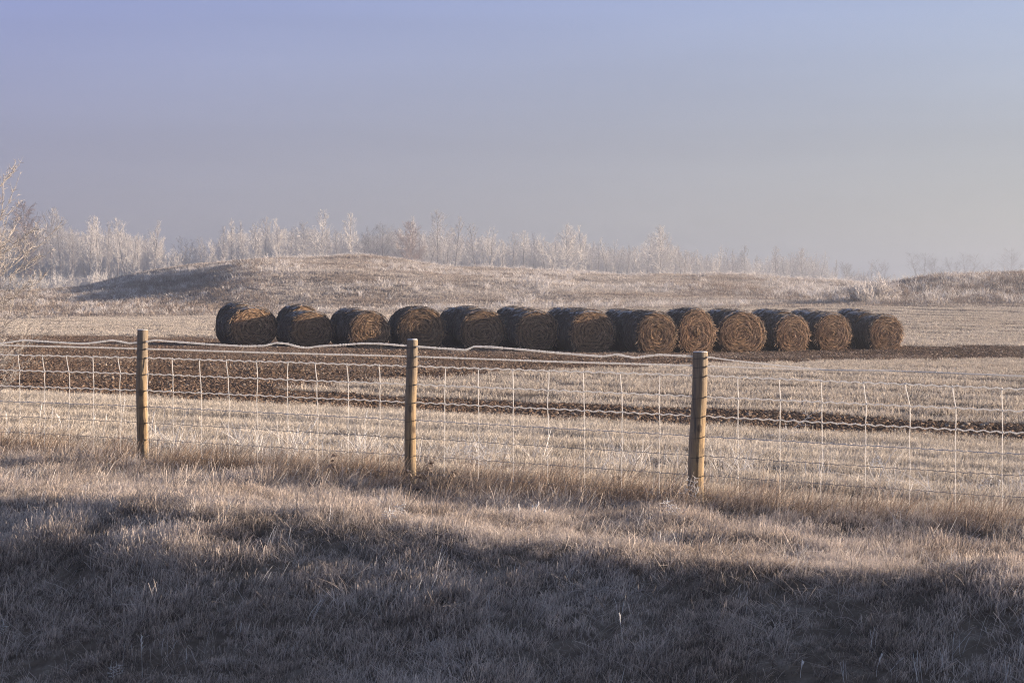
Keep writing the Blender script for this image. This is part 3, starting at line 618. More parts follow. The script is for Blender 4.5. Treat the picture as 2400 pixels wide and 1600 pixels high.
def bale_meshes(seed, rx, rz_, L, sag, straws=520, rough=1.0):
    rs = np.random.RandomState(seed * 13 + 1); S_ = 72
    th = np.arange(S_) * 2 * np.pi / S_; ox, oz = outline(th, seed, sag); zc = .84 * rz_      # centre height so the flattened base is at z = 0
    # side: rings along y (front face at y=0, back at y=L)
    ys = np.concatenate([[0.0, .03, .09], np.linspace(.16, L - .16, 18), [L - .09, L - .03, L]]); V = []
    for k, y in enumerate(ys):
        e_ = min(y, L - y); sh = 1 - .085 * max(0, 1 - e_ / .14) ** 2
        seam = 1 - .014 * (1 if k % 4 == 0 and 2 < k < len(ys) - 3 else 0)
        nz_ = 1 + .030 * (vnoise(th * 5 + seed, np.full(S_, y * 5.0), 1) - .5) * 2
        V.append(np.stack([rx * ox * sh * seam * nz_, np.full(S_, y), zc + rz_ * oz * sh * seam * nz_], -1))
    V = np.concatenate(V); V[:, 2] = np.maximum(V[:, 2], -.01)
    nR = len(ys); i_ = np.arange(nR - 1)[:, None] * S_; j_ = np.arange(S_)[None, :]; j2 = (j_ + 1) % S_
    G = Geo(); G.add(V, np.stack([i_ + j_, i_ + j2, i_ + S_ + j2, i_ + S_ + j_], -1).reshape(-1, 4)); side = G.build('side', M_BSIDE, False)
    # end faces with spiral relief
    def face(y0, sgn):
        G = Geo(); rings = 34; rad = np.linspace(1, .015, rings); V = []; tp = []; rn = []
        swirl = rs.rand() * 6; cxo, czo = rs.randn(2) * .05; bowl = .03 + rs.rand() * .07
        for r in rad:
            w_ = r + th / (2 * np.pi) * .10
            rel = .030 * rough * (fbm(w_ * 16 + seed, th * .9 + swirl, 2, 3) - .5) * 2 + .035 * rough * (vnoise(r * 5, np.cos(th) * 2 + seed, 3) - .5)
            dep = -.035 * math.cos(min(1, r) * math.pi / 2) + bowl * math.exp(-(r / .16) ** 2) * (1 if seed % 3 else -.6)
            edge = 1 if r > .985 else 0
            yv = y0 + sgn * (dep + rel * (1 - edge))
            e_r = r * .915
            x_ = rx * ox * e_r + cxo * rx * (1 - r); z_ = zc + rz_ * oz * e_r + czo * rz_ * (1 - r)
            V.append(np.stack([x_, yv, z_], -1)); tp.append(np.full(S_, 0) + w_); rn.append(np.abs(th - np.pi) / np.pi)
        V = np.concatenate(V); V[:, 2] = np.maximum(V[:, 2], -.01); i_ = np.arange(rings - 1)[:, None] * S_
        q_ = np.stack([i_ + j_, i_ + j2, i_ + S_ + j2, i_ + S_ + j_], -1).reshape(-1, 4)
        if sgn > 0: q_ = q_[:, ::-1]
        G.add(V, q_, tip=np.concatenate(tp), rnd=np.concatenate(rn)); return G.build('end_face', M_BEND, False)
    f1 = face(0.0, 1); f2 = face(L, -1)
    # loose straws: wound along the spiral on the front face, poking out round the rim
    G = Geo()
    for k in range(straws):
        r = math.sqrt(rs.rand()) * .93; a = rs.rand() * 6.283; ln = (.06 + .22 * rs.rand()) ; da = ln / max(r * rx, .14); n_ = 6
        aa = a + np.linspace(0, da, n_); dr = rs.randn() * .05; rad_ = r + np.linspace(0, 1, n_) * dr + .02 * np.sin(np.linspace(0, 3, n_) + rs.rand() * 6)
        if rs.rand() < .28: rad_ = r + np.linspace(0, 1, n_) * rs.randn() * .18
        rad_ = np.clip(rad_, 0, .99)
        x_ = rx * np.cos(aa) * rad_; z_ = zc + rz_ * np.sin(aa) * rad_; y_ = -(.012 + .05 * rs.rand() * np.sin(np.linspace(0, np.pi, n_)) + rs.rand() * .02)
        P_ = np.stack([x_, y_, z_], 1); P_[:, 2] = np.maximum(P_[:, 2], .005)
        w_ = .0026 + .0075 * rs.rand() ** 4; G.tube(P_, [w_] * (n_ - 1) + [w_ * .3], 3, rnd=rs.rand())
    for k in range(int(straws * .35)):
        a = rs.rand() * 6.283; ln = .05 + .14 * rs.rand() ** 2; a2 = a + rs.randn() * .25; r = .97
        p0 = np.array([rx * math.cos(a) * r, rs.rand() * .10 - .02, zc + rz_ * math.sin(a) * r]); dv = np.array([math.cos(a2) * .6 + rs.randn() * .3, -.5 * rs.rand(), math.sin(a2) * .6 - .25])
        P_ = np.stack([p0, p0 + dv * ln * .5, p0 + dv * ln + [0, 0, -.02]]); P_[:, 2] = np.maximum(P_[:, 2], .004); G.tube(P_, [.006, .005, .002], 3, rnd=rs.rand())
    st = G.build('loose_straw', M_STRAW)
    G = Geo()
    for k in range(int(straws * .5)):
        a = rs.rand() * math.pi * 1.1 - .1; y = rs.rand() * L; n_ = 4; da = .12 + .25 * rs.rand(); aa = a + np.linspace(0, da, n_); up = 1.01 + .035 * rs.rand() * np.sin(np.linspace(0, 3, n_))
        G.tube(np.stack([rx * np.cos(aa) * up, y + np.linspace(0, 1, n_) * rs.randn() * .07, zc + rz_ * np.sin(aa) * up], 1), .005 + .005 * rs.rand(), 3, rnd=rs.rand())
    ss = G.build('surface_straw', M_SIDESTRAW)
    return side, f1, f2, st, ss
def place_bale(meshes, X, Y, yaw, scale, label, group):
    z = float(ground_z(X, Y + .3)) - .03
    o = empty('hay_bale', (X, Y, z), yaw); o.scale = scale; tag(o, label, 'hay bale', group)
    for nm, me in zip(('side', 'end_face', 'end_face', 'loose_straw', 'surface_straw'), meshes):
        p_ = link(nm, me, o)
        if 'straw' in nm: p_['kind'] = 'stuff'
    return o
Y0 = 75.0; BL = 1.36
# front row: face left, face right, top, left edge of its own side, then (left edge, top) of the bales behind it in its column
FR = [
 (542, 648, 716, 514, [(496, 706)], 1.0, 'broad sagging front hay bale at the left end of the row, its face in shadow'),
 (682, 780, 727, 653, [(638, 714)], .6, 'neat round front hay bale with tight rings, second from the left end'),
 (822, 913, 727, 793, [(767, 722)], .6, 'front hay bale with tangled straw face, between the tight-ringed bale and the broad fourth one'),
 (934, 1043, 717, 917, [(900, 725)], 1.3, 'wide front hay bale directly behind the chamfered middle fence post'),
 (1081, 1185, 723, 1063, [(1042, 718), (1020, 721)], .8, 'front hay bale first to the right of the middle fence post, left edge sunlit'),
 (1210, 1311, 726, 1198, [(1171, 721), (1148, 719)], .8, 'dark-faced front hay bale with a small dark hollow at its centre, sixth from left'),
 (1336, 1442, 724, 1312, [(1296, 717), (1266, 716)], .9, 'large dark-faced front hay bale with straw hanging over its top, seventh from left'),
 (1492, 1586, 728, 1468, [(1447, 727), (1423, 728), (1400, 725)], .5, 'front hay bale with a deep swirled hollow, just left of the thick right post'),
 (1589, 1677, 721, 1574, [(1549, 724)], .5, 'tall narrow front hay bale right behind the top of the thick right post'),
 (1682, 1797, 727, 1674, [(1656, 725), (1642, 725)], 1.4, 'wide shaggy front hay bale first to the right of the thick post'),
 (1815, 1899, 735, 1797, [(1774, 727), (1752, 725)], .4, 'small round front hay bale third from the right end of the row'),
 (1909, 1997, 731, 1889, [(1870, 730), (1840, 726)], .4, 'sunlit front hay bale second from the right end with a dark centre'),
 (2034, 2120, 735, 2001, [(1972, 730), (1953, 724)], .7, 'rightmost front hay bale at the open end of the row'),
]
ordn = ['leftmost', 'second', 'third', 'fourth', 'fifth', 'sixth', 'seventh', 'eighth', 'ninth', 'tenth', 'eleventh', 'twelfth', 'rightmost']
back_sets = [bale_meshes(40 + k, .74, .76, BL, .8, 260) for k in range(4)]
YF = [75.6, 74.9, 74.1, 74.6, 75.0, 74.6, 73.3, 72.5, 73.3, 74.2, 75.6, 76.6, 77.8]
for b_i, (fl, fr_, tp_, sl_, behind, sag, lab) in enumerate(FR):
    Y0 = YF[b_i]; P_ = F / Y0; cx = (fl + fr_) / 2; X = (cx - 1200) / P_
    persp = -F * X * (1 / Y0 - 1 / (Y0 + BL)) ; ext = (fl - sl_) + 0
    sinth = np.clip((ext - (F * X * (1 / Y0 - 1 / (Y0 + BL)))) / (BL * P_), .31, .55); th_ = math.asin(sinth)
    gz = float(ground_z(X, Y0 + .3)); ztop = HC - (tp_ - YH) / P_; D = (ztop - gz) / 1.84 * 2; rx = (fr_ - fl) / P_ / 2 / math.cos(th_) / .98
    ms = bale_meshes(b_i + 1, rx, D / 2, BL, sag, 760, (1.0, .45, 1.1, 1.3, 1.1, .8, 1., 1.3, 1.2, 1.3, 1.1, 1.3, 1.1)[b_i])
    place_bale(ms, X, Y0, th_, (1, 1, 1), lab, 'front row of round hay bales')
    for k, (el_, et_) in enumerate(behind):
        Yk = Y0 + (k + 1) * (BL + .06) * math.cos(th_); Pk = F / Yk
        Xk = (el_ - 1200) / Pk + .74 * math.cos(th_) + BL * sinth * .9
        Xk = min(Xk, X + .25)
        gz = float(ground_z(Xk, Yk + .3)); zt = HC - (et_ - YH) / Pk; sz = np.clip((zt - gz + .03) / 1.84 / .76, .88, 1.16)
        rel = ('directly behind the %s front bale', 'two bales behind the %s front bale', 'at the very back, three bales behind the %s front bale')[k] % ordn[b_i]
        place_bale(back_sets[(b_i * 2 + k) % 4], Xk, Yk, th_ + .03 * ((b_i * 7 + k) % 3 - 1), (1, 1, sz), 'frost-topped round hay bale ' + rel, 'hay bales stacked in the rows behind')

# ------------------------------------------------------------------ trees
def frost_bark(name, bark, frost, amt, warm=0.0):
    m, t, b = mat_new(name); a = attr(t, 'tip'); g = t.nodes.new('ShaderNodeNewGeometry')
    n1 = noise(t, .8, 3, .6, g.outputs['Position']); f = math_(t, 'ADD', math_(t, 'MULTIPLY', a, amt), math_(t, 'MULTIPLY', math_(t, 'SUBTRACT', n1, .5), .6), clamp=True)
    c = mixc(t, f, bark, frost); t.links.new(c, b.inputs['Base Color']); setin(b, Roughness=.85); return m
M_TRUNK = frost_bark('grey_bark', (.14, .115, .10), (.55, .52, .50), .35)
M_TWIG = frost_bark('frosted_twigs', (.24, .20, .175), (.70, .66, .62), 1.05)
M_TWIGBR = frost_bark('russet_twigs', (.24, .15, .105), (.42, .32, .27), .6)
M_BARE = frost_bark('bare_twigs', (.13, .11, .10), (.30, .28, .27), .5)
def tree_meshes(seed, H, style, twig_mat):
    """style: spread 0 narrow aspen .. 1 wide; returns trunk, crown meshes; foot at origin"""
    rs = np.random.RandomState(seed); Gt = Geo(); Gc = Geo(); sp = style['spread']; den = style['den']; tw = style['tw']
    stems = style.get('stems', 1)
    for s_ in range(stems):
        Hs = H * (1 - .25 * rs.rand() * (s_ > 0)); n = 9; t = np.linspace(0, 1, n); ph = rs.rand(4) * 6.28
        lean = (rs.randn(2) * .05 if stems == 1 else rs.randn(2) * .12)
        P_ = np.stack([lean[0] * Hs * t + .02 * H * np.sin(t * 5 + ph[0]) * t, lean[1] * Hs * t + .02 * H * np.sin(t * 4 + ph[1]) * t, Hs * t - .3 * (1 - t)], 1)
        r0 = .0095 * Hs * style.get('thick', 1); R_ = r0 * (1 - t) ** .8 + .02; Gt.tube(P_, R_, 6, tip=np.repeat(t * .6, 6))
        nb = int(den * 26); lo = style['lo']
        for b_ in range(nb):
            f = lo + (1 - lo) * ((b_ + rs.rand()) / nb) ** .9; k = min(f * (n - 1), n - 1.001); i_ = int(k); base = P_[i_] * (1 - (k - i_)) + P_[i_ + 1] * (k - i_)
            az = rs.rand() * 6.283; prof = (1 - f) ** .65 * (.55 + .9 * sstep(lo, lo + .25, f)) ; ln = H * (.10 + .26 * sp) * (prof + .12) * (.7 + .6 * rs.rand())
            up = style['up'] * (.8 + .4 * rs.rand()); d = np.array([math.cos(az) * math.cos(up), math.sin(az) * math.cos(up), math.sin(up)])
            m_ = 6; tt = np.linspace(0, 1, m_); Q = base + d * ln * tt[:, None]; Q[:, 2] += ln * (.22 * tt ** 2 * style.get('curve', 1)); Q[:, :2] += rs.randn(m_, 2) * ln * .025 * tt[:, None]
            Gc.tube(Q, np.linspace(.024, .012, m_) * style.get('bt', 1) * H / 14, 3, tip=np.repeat(.25 + .5 * tt, 3), rnd=rs.rand())
            for c_ in range(int(5 + 9 * tw * (.5 + prof))):
                f2 = .15 + .85 * rs.rand(); k2 = min(f2 * (m_ - 1), m_ - 1.001); i2 = int(k2); b2 = Q[i2] * (1 - (k2 - i2)) + Q[i2 + 1] * (k2 - i2)
                l2 = ln * (.20 + .35 * rs.rand()) * (1.15 - .6 * f2); d2 = d + rs.randn(3) * .55; d2[2] += style.get('droop', .25); d2 /= np.linalg.norm(d2)
                e2 = b2 + d2 * l2; mid = (b2 + e2) / 2 + rs.randn(3) * l2 * .06
                Gc.tube(np.stack([b2, mid, e2]), np.array([.017, .015, .010]) * style.get('bt', 1) * H / 14, 3, tip=np.repeat([.6, .8, 1.], 3), rnd=rs.rand())
                for c3 in range(3 if tw > .5 else 2):
                    b3 = b2 + (e2 - b2) * rs.rand(); d3 = d2 + rs.randn(3) * .5; d3[2] += style.get('droop', .25) * .6; e3 = b3 + d3 * l2 * .45
                    Gc.tube(np.stack([b3, e3]), np.array([.016, .010]) * style.get('bt', 1) * H / 14, 3, tip=np.repeat([.8, 1.], 3), rnd=rs.rand())
    return Gt.build('trunk', M_TRUNK, True), Gc.build('crown', twig_mat)
aspen = dict(spread=.38, den=1.3, tw=.8, lo=.22, up=.95)
slim = dict(spread=.22, den=1.2, tw=.7, lo=.15, up=1.05)
birch = dict(spread=.55, den=2.2, tw=1.3, lo=.12, up=.75, droop=-.05)
multi = dict(spread=.45, den=.8, tw=.7, lo=.25, up=.9, stems=3)
bare = dict(spread=.75, den=.9, tw=.45, lo=.2, up=.75, stems=2, bt=.8)
lowfill = dict(spread=.30, den=1.2, tw=.7, lo=.06, up=1.0)
TM = {}
for k in range(4): TM['aspen', k] = tree_meshes(300 + k, 16, aspen, M_TWIG)
for k in range(3): TM['slim', k] = tree_meshes(320 + k, 16, slim, M_TWIG)
for k in range(2): TM['birch', k] = tree_meshes(340 + k, 16, birch, M_TWIGBR if k else M_TWIG)
for k in range(2): TM['multi', k] = tree_meshes(360 + k, 16, multi, M_TWIG)
for k in range(3): TM['bare', k] = tree_meshes(380 + k, 16, bare, M_BARE)
kindname = {'aspen': ('frosted_tree', 'frosted bare tree'), 'slim': ('slim_frosted_tree', 'slim narrow frosted tree'), 'birch': ('dense_frosted_tree', 'dense full-crowned frosted tree'), 'multi': ('clustered_frosted_tree', 'several-stemmed frosted tree'), 'bare': ('bare_tree', 'open-branched dark bare tree')}
cntk = {}
def place_tree(kind, x, ytop, Y, label, group, wide=1.0):
    k = cntk.get(kind, 0); cntk[kind] = k + 1; nv_ = len([1 for a in TM if a[0] == kind]); tr, cr = TM[kind, (k % nv_) if kind != 'birch' else int('russet' in label)]
    X = (x - 1200) / F * Y; gz = float(ground_z(X, Y)) - .1; ht = HC + (YH - ytop) / F * Y - gz; s_ = ht / 16.3
    o = empty(kindname[kind][0], (X, Y, gz), (k * 2.39) % 6.28); o.scale = (s_ * wide, s_ * wide, s_); tag(o, label, 'tree', group)
    link('trunk', tr, o); link('crown', cr, o); return o
NEAR = {0: 'the left edge', 338: 'the left fence post', 590: 'the first front bale', 731: 'the second front bale', 868: 'the third front bale', 988: 'the fourth front bale', 1133: 'the fifth front bale', 1260: 'the sixth front bale', 1389: 'the seventh front bale', 1539: 'the eighth front bale', 1633: 'the ninth front bale', 1740: 'the tenth front bale', 1857: 'the eleventh front bale', 1953: 'the twelfth front bale', 2077: 'the last front bale'}
TR = [('multi', 12, 520), ('birch', 58, 474), ('slim', 92, 520), ('aspen', 118, 487), ('aspen', 142, 492), ('multi', 172, 535), ('aspen', 207, 508), ('aspen', 234, 512), ('slim', 258, 520), ('aspen', 279, 512), ('multi', 300, 535), ('slim', 322, 545), ('aspen', 362, 520), ('slim', 383, 556), ('multi', 398, 580), ('bare', 434, 553), ('aspen', 478, 556), ('multi', 500, 560), ('aspen', 520, 532), ('slim', 547, 515), ('slim', 573, 518), ('multi', 597, 526), ('aspen', 621, 509), ('aspen', 658, 516), ('birch', 702, 524), ('slim', 684, 535), ('aspen', 741, 494), ('slim', 769, 542), ('slim', 797, 537), ('aspen', 826, 503), ('multi', 840, 545), ('bare', 868, 532), ('bare', 905, 524), ('birch', 951, 520), ('slim', 965, 508), ('multi', 990, 545), ('aspen', 1027, 493), ('multi', 1040, 545), ('aspen', 1066, 510), ('slim', 1100, 575), ('aspen', 1121, 525), ('multi', 1147, 537), ('slim', 1180, 560), ('aspen', 1203, 546), ('aspen', 1227, 540), ('slim', 1249, 546), ('multi', 1283, 550), ('birch', 1326, 529), ('aspen', 1367, 531), ('slim', 1400, 570), ('multi', 1436, 560), ('slim', 1470, 575), ('aspen', 1510, 548), ('birch', 1547, 532), ('slim', 1564, 555), ('multi', 1602, 574), ('slim', 1632, 585), ('slim', 1682, 575), ('multi', 1714, 583), ('aspen', 1744, 577), ('slim', 1775, 598), ('aspen', 1818, 577), ('multi', 1845, 590), ('birch', 1883, 583), ('multi', 1915, 590), ('slim', 1960, 608), ('bare', 1990, 612), ('slim', 2040, 615)]
used = {}
for k, (kd, x, yt) in enumerate(TR):
    Yt = 610 + (k * 37 % 70) + max(0, x - 1600) * .15
    ref = min(NEAR, key=lambda r: abs(r - x)); side_ = 'left of' if x < ref - 8 else ('right of' if x > ref + 8 else 'straight above')
    base = ('russet-crowned frosted tree' if kd == 'birch' and x in (58, 951) else kindname[kd][1])
    lab = '%s on the skyline %s %s' % (base, side_, NEAR[ref]); c_ = used.get(lab, 0); used[lab] = c_ + 1
    if c_: lab = lab.replace('on the skyline', ('farther right on the skyline', 'farthest right on the skyline')[c_ - 1])
    place_tree(kd, x, yt, Yt, lab, 'frosted trees behind the hills', 1.0)
for k, (x, yt) in enumerate([(2072, 608), (2163, 592), (2202, 602), (2240, 604), (2274, 594), (2318, 612), (2370, 583), (1985, 618)]):
    place_tree('bare', x, yt, 980 + k * 23, ('faint leafless tree in fog, %s over the right mound' % ('first', 'second', 'third', 'fourth', 'fifth', 'sixth', 'last')[k]) if k < 7 else 'faint leafless tree in fog over the last bale but one', 'foggy trees above the mound', 1.35)
# dense wood behind them: nobody could count the stems
clw = bpy.data.collections.new('source_wood')
for k in range(5):
    tr, cr = tree_meshes(400 + k, 16, lowfill if k < 3 else slim, M_TWIG)
    G = Geo(); 
    me_j = bpy.data.meshes.new('wood_tree')
    import bmesh
    bm_ = bmesh.new(); bm_.from_mesh(tr); bm_.from_mesh(cr); bm_.to_mesh(me_j); bm_.free(); me_j.materials.append(M_TWIG)
    clw.objects.link(bpy.data.objects.new('wood_source_%d' % k, me_j))
topx = np.array([t_[1] for t_ in TR] + [2200, 2500.]); topy = np.array([t_[2] for t_ in TR] + [640, 640.])
rs = np.random.RandomState(77); xs_ = rs.rand(2300) * 2500 - 80; xs_ = xs_[(rs.rand(2300) < np.interp(xs_, [-80, 330, 440, 520, 1250, 1620, 1950, 2100, 2400], [1, 1, .25, .85, 1, 1, .6, .3, .12]))]
Yw = 690 + rs.rand(len(xs_)) * 140 + np.maximum(0, xs_ - 1600) * .4; Xw = (xs_ - 1200) / F * Yw
yt_ = np.interp(xs_, topx, _smooth(topy, 2)) + 14 + 36 * rs.rand(len(xs_)); gz = ground_z(Xw, Yw); hw = (HC + (YH - yt_) / F * Yw - gz) / 16.0
scatter('background_wood', (clw, 5), np.column_stack([Xw, Yw, gz - .1]), rs.rand(len(xs_)) * 6.28, np.clip(hw, .3, 1.4), 'hazy frosted wood far behind the hills', 'wood', rs)

# undergrowth at the feet of the wood
clu = bpy.data.collections.new('source_undergrowth')
def _ug():
    for k in range(4):
        clu.objects.link(bpy.data.objects.new('undergrowth_%d' % k, shrub(50 + k, 3.0, 2.2, 26, M_TWIG, .020)))
# frosted bush(es) at the foot of the right mound
def shrub(seed, H, wdt, nst, mat, th_=.010, lv=2):
    rs = np.random.RandomState(seed); G = Geo()
    for s_ in range(nst):
        az = rs.rand() * 6.283; sp = rs.rand() * wdt; n = 6; t = np.linspace(0, 1, n); h = H * (.6 + .4 * rs.rand()) * (1 - .3 * sp / wdt)
        P_ = np.stack([math.cos(az) * sp * (.25 + .75 * t ** .8), math.sin(az) * sp * (.25 + .75 * t ** .8), h * t], 1) + rs.randn(n, 3) * .03 * H * t[:, None]
        G.tube(P_, np.linspace(th_ * 2, th_, n), 3, tip=np.repeat(.3 + .6 * t, 3), rnd=rs.rand())
        for c_ in range(7 * lv):
            k2 = rs.rand() * (n - 1.01); i2 = int(k2); b2 = P_[i2] * (1 - (k2 - i2)) + P_[i2 + 1] * (k2 - i2); d2 = rs.randn(3) * .6 + [0, 0, .8]; l2 = H * (.10 + .16 * rs.rand())
            e2 = b2 + d2 * l2; G.tube(np.stack([b2, (b2 + e2) / 2 + rs.randn(3) * .02 * H, e2]), [th_ * 1.1, th_, th_ * .6], 3, tip=np.repeat([.6, .85, 1.], 3), rnd=rs.rand())
    return G.build('branches', mat)
bm1 = shrub(1, 2.0, 1.3, 30, M_TUFT, .016); bm2 = shrub(2, 2.0, 1.2, 26, M_TUFT, .016); bm3 = shrub(3, 2.0, 1.0, 24, M_DARKWEED, .016)
_ug()
rs = np.random.RandomState(91); xs_ = rs.rand(700) * 2500 - 80; xs_ = xs_[rs.rand(700) < np.interp(xs_, [-80, 380, 440, 520, 1250, 1620, 1950, 2100, 2400], [1, 1, .5, .9, 1, .9, .6, .2, .1])]
Yw = 570 + rs.rand(len(xs_)) * 190; Xw = (xs_ - 1200) / F * Yw
scatter('undergrowth', (clu, 4), np.column_stack([Xw, Yw, ground_z(Xw, Yw) - .1]), rs.rand(len(xs_)) * 6.28, 1.0 + 1.1 * rs.rand(len(xs_)), 'low frosted undergrowth at the foot of the far trees', 'undergrowth', rs)
BU = [(2062, 646, 158, bm1, 1.25, 'tallest frosted white bush at the left foot of the right-hand mound'), (2028, 655, 156, bm2, 1.1, 'frosted white bush leaning left beside the tallest bush'), (2092, 656, 160, bm2, 1.1, 'frosted white bush just right of the tallest bush'), (2003, 676, 157, bm3, 1, 'dark low bush left of the frosted bushes'), (2122, 672, 161, bm3, 1.1, 'dark low bush right of the frosted bushes'), (1965, 685, 158, bm2, .9, 'small pale bush at the tip of the mound, far left of the others')]
for x, yt, Yb, me, wd_, lab in BU:
    X = (x - 1200) / F * Yb; gz = float(ground_z(X, Yb)); h = HC + (YH - yt) / F * Yb - gz; o = link('bush', me, None, (X, Yb, gz - .05)); o.scale = (h / 2 * wd_, h / 2 * wd_, h / 2); o.rotation_euler.z = x; tag(o, lab, 'bush', 'bushes at the foot of the mound')

# frosted tree at the left edge, between fence and soil
def edge_tree():
    Yt = 25.0; sc_px = F / Yt; base = np.array([(-185 - 1200) / sc_px, Yt, 0]); base[2] = float(ground_z(base[0], base[1])) - .1
    rs = np.random.RandomState(12); o = empty('frosted_tree', tuple(base)); tag(o, 'close frosted bare tree reaching in at the left edge, white rimed twigs', 'tree')
    Gt = Geo(); Gb = Geo(); H = 3.15; n = 12; t = np.linspace(0, 1, n)
    Pt = np.stack([.08 * np.sin(t * 4), .1 * t, H * t], 1); Gt.tube(Pt, .07 * (1 - t) ** .7 + .012, 10, tip=np.repeat(t * .5, 10))
    def twig(b, d, ln, r, lvl):
        m_ = 12 if lvl < 1 else 7; tt = np.linspace(0, 1, m_); Q = b + d * ln * tt[:, None]; Q[:, 2] += ln * .20 * tt ** 2; Q += np.cumsum(rs.randn(m_, 3), 0) * ln * .016
        R_ = r * (1 - .65 * tt) * (1 + .25 * (rs.rand(m_) - .5)); Gb.tube(Q, R_, 5, tip=np.repeat(np.clip(.45 + .25 * lvl + .3 * tt, 0, 1), 5), rnd=rs.rand())
        for c_ in range(10 if lvl < 2 else 5):   # rime spikes / buds
                k2 = rs.rand() * (m_ - 1.01); i2 = int(k2); b2 = Q[i2]; d2 = d + rs.randn(3) * .8; Gb.tube(np.stack([b2, b2 + d2 * (.018 + .03 * rs.rand())]), [.0034, .0014], 4, tip=1.0)
        if lvl >= 2: return
        for c_ in range(8 if lvl == 0 else 5):
            f2 = .18 + .8 * (c_ + rs.rand()) / (8 if lvl == 0 else 5); k2 = min(f2, .99) * (m_ - 1.01); i2 = int(k2); b2 = Q[i2] * (1 - (k2 - i2)) + Q[i2 + 1] * (k2 - i2)
            d2 = d * .9 + rs.randn(3) * .42; d2[2] += .30 + .3 * rs.rand(); d2 /= np.linalg.norm(d2); twig(b2, d2, ln * (.50 - .20 * f2) * (.7 + .5 * rs.rand()), r * .62, lvl + 1)
    for k in range(30):
        f = .03 + .90 * (k + rs.rand()) / 30; i_ = min(int(f * (n - 1)), n - 2); b = Pt[i_] + (Pt[i_ + 1] - Pt[i_]) * (f * (n - 1) - i_)
        az = (rs.rand() - .5) * 1.5 if k % 3 else rs.rand() * 6.28; up = .15 + .50 * f + .25 * rs.rand(); d = np.array([math.cos(az) * math.cos(up), math.sin(az) * math.cos(up), math.sin(up)])
        reach = 1.46 * (1 - max(0, f - .45) * .75) * (.8 + .3 * rs.rand()); twig(b, d, reach, .0068, 0)
    link('trunk', Gt.build('trunk', M_TRUNK, True), o); link('branches', Gb.build('branches', M_RIME, True), o)
M_RIME = frost_bark('rimed_twigs', (.09, .065, .05), (.52, .48, .45), .70)
edge_tree()

# ------------------------------------------------------------------ weeds and stems that stand out
def gpos(x, y, zadd=0.0, it=40):
    """ground point seen at photo position (x, y)"""
    Yv = np.geomspace(8, 60, 3000); Xv = (x - 1200) / F * Yv; g = ground_z(Xv, Yv) + zadd; ray = HC - (y - YH) / F * Yv
    k = int(np.argmax(g >= ray)); return Xv[k], Yv[k], float(ground_z(Xv[k], Yv[k]))
def stem_thing(name, xb, yb, xt, yt, label, kind='seed', mat=None, r=.0032, seed=0, group='frosted stems along the fence'):
    rs = np.random.RandomState(seed + 500); X, Yp, gz = gpos(xb, yb); s_ = F / Yp; dx = (xt - xb) / s_; dz = (yb - yt) / s_; n = 12; t = np.linspace(0, 1, n)
    o = empty(name, (X, Yp, gz - .01)); tag(o, label, 'weed' if kind != 'seed' else 'grass stem', group); G = Geo()
    bow = rs.randn() * .04; P_ = np.stack([dx * t ** 1.25 + bow * np.sin(t * 3.14) * dz, .03 * np.sin(t * 3), dz * t], 1); G.tube(P_, r * (1 - .45 * t), 5, tip=np.repeat(.4 + .5 * t, 5))
    link('stem', G.build('stem', mat or M_WEED, True), o); H_ = Geo()
    if kind == 'seed':
        for k in range(15):
            f = .70 + .30 * k / 15; b = np.array([np.interp(f, t, P_[:, i]) for i in range(3)]); d = np.array([rs.randn() * .22 + .15 * np.sign(dx + .01), rs.randn() * .25, .8 + .3 * rs.rand()]); l_ = .026 * (1.2 - abs(f - .82) * 3) * (.6 + .7 * rs.rand())
            H_.tube(np.stack([b, b + d * l_ * .5, b + d * l_]), [r * .8, r * 1.3, r * .4], 4, tip=1.0, rnd=rs.rand())
        link('seed_head', H_.build('seed_head', mat or M_WEED), o)
    elif kind == 'branchy':
        for k in range(8):
            f = .35 + .63 * k / 8; b = np.array([np.interp(f, t, P_[:, i]) for i in range(3)]); s2 = 1 if k % 2 else -1; l_ = dz * .22 * (1.2 - f) * (1 + .6 * rs.rand()) + .02; d = np.array([s2 * (.7 + .3 * rs.rand()) + .4 * np.sign(dx), rs.randn() * .4, .8]); q_ = np.linspace(0, 1, 6)[:, None]
            Q = b + d * l_ * q_ + np.array([.3 * s2, 0, -.5]) * l_ * q_ ** 2; H_.tube(Q, np.linspace(r * .7, r * .35, 6), 4, tip=.9)
            for c_ in range(3): e = Q[2 + c_]; H_.tube(np.stack([e, e + rs.randn(3) * .018 + [0, 0, .014]]), [r * .8, r * .4], 4, tip=1.)
        link('side_shoots', H_.build('side_shoots', mat or M_WEED), o)
    elif kind == 'leafy':
        for k in range(20):
            f = .12 + .85 * rs.rand(); b = np.array([np.interp(f, t, P_[:, i]) for i in range(3)]); az = rs.rand() * 6.28; l_ = .035 + .045 * rs.rand(); q_ = np.linspace(0, 1, 5)
            ctr = b + np.stack([np.cos(az) * l_ * q_, np.sin(az) * l_ * q_, l_ * (.5 * q_ - 1.1 * q_ ** 2)], 1); wv = np.array([-math.sin(az), math.cos(az), .6 * rs.randn()]) * .011
            ww = np.sin(np.clip(q_ + .12, 0, 1) * math.pi)[:, None] + .1; V = np.concatenate([ctr - wv * ww, ctr + wv * ww]); kk = np.arange(4); H_.add(V, np.stack([kk, kk + 5, kk + 6, kk + 1], 1), tip=np.concatenate([q_, q_]), rnd=rs.rand())
        link('dead_leaves', H_.build('dead_leaves', mat or M_DARKWEED), o)
    return o
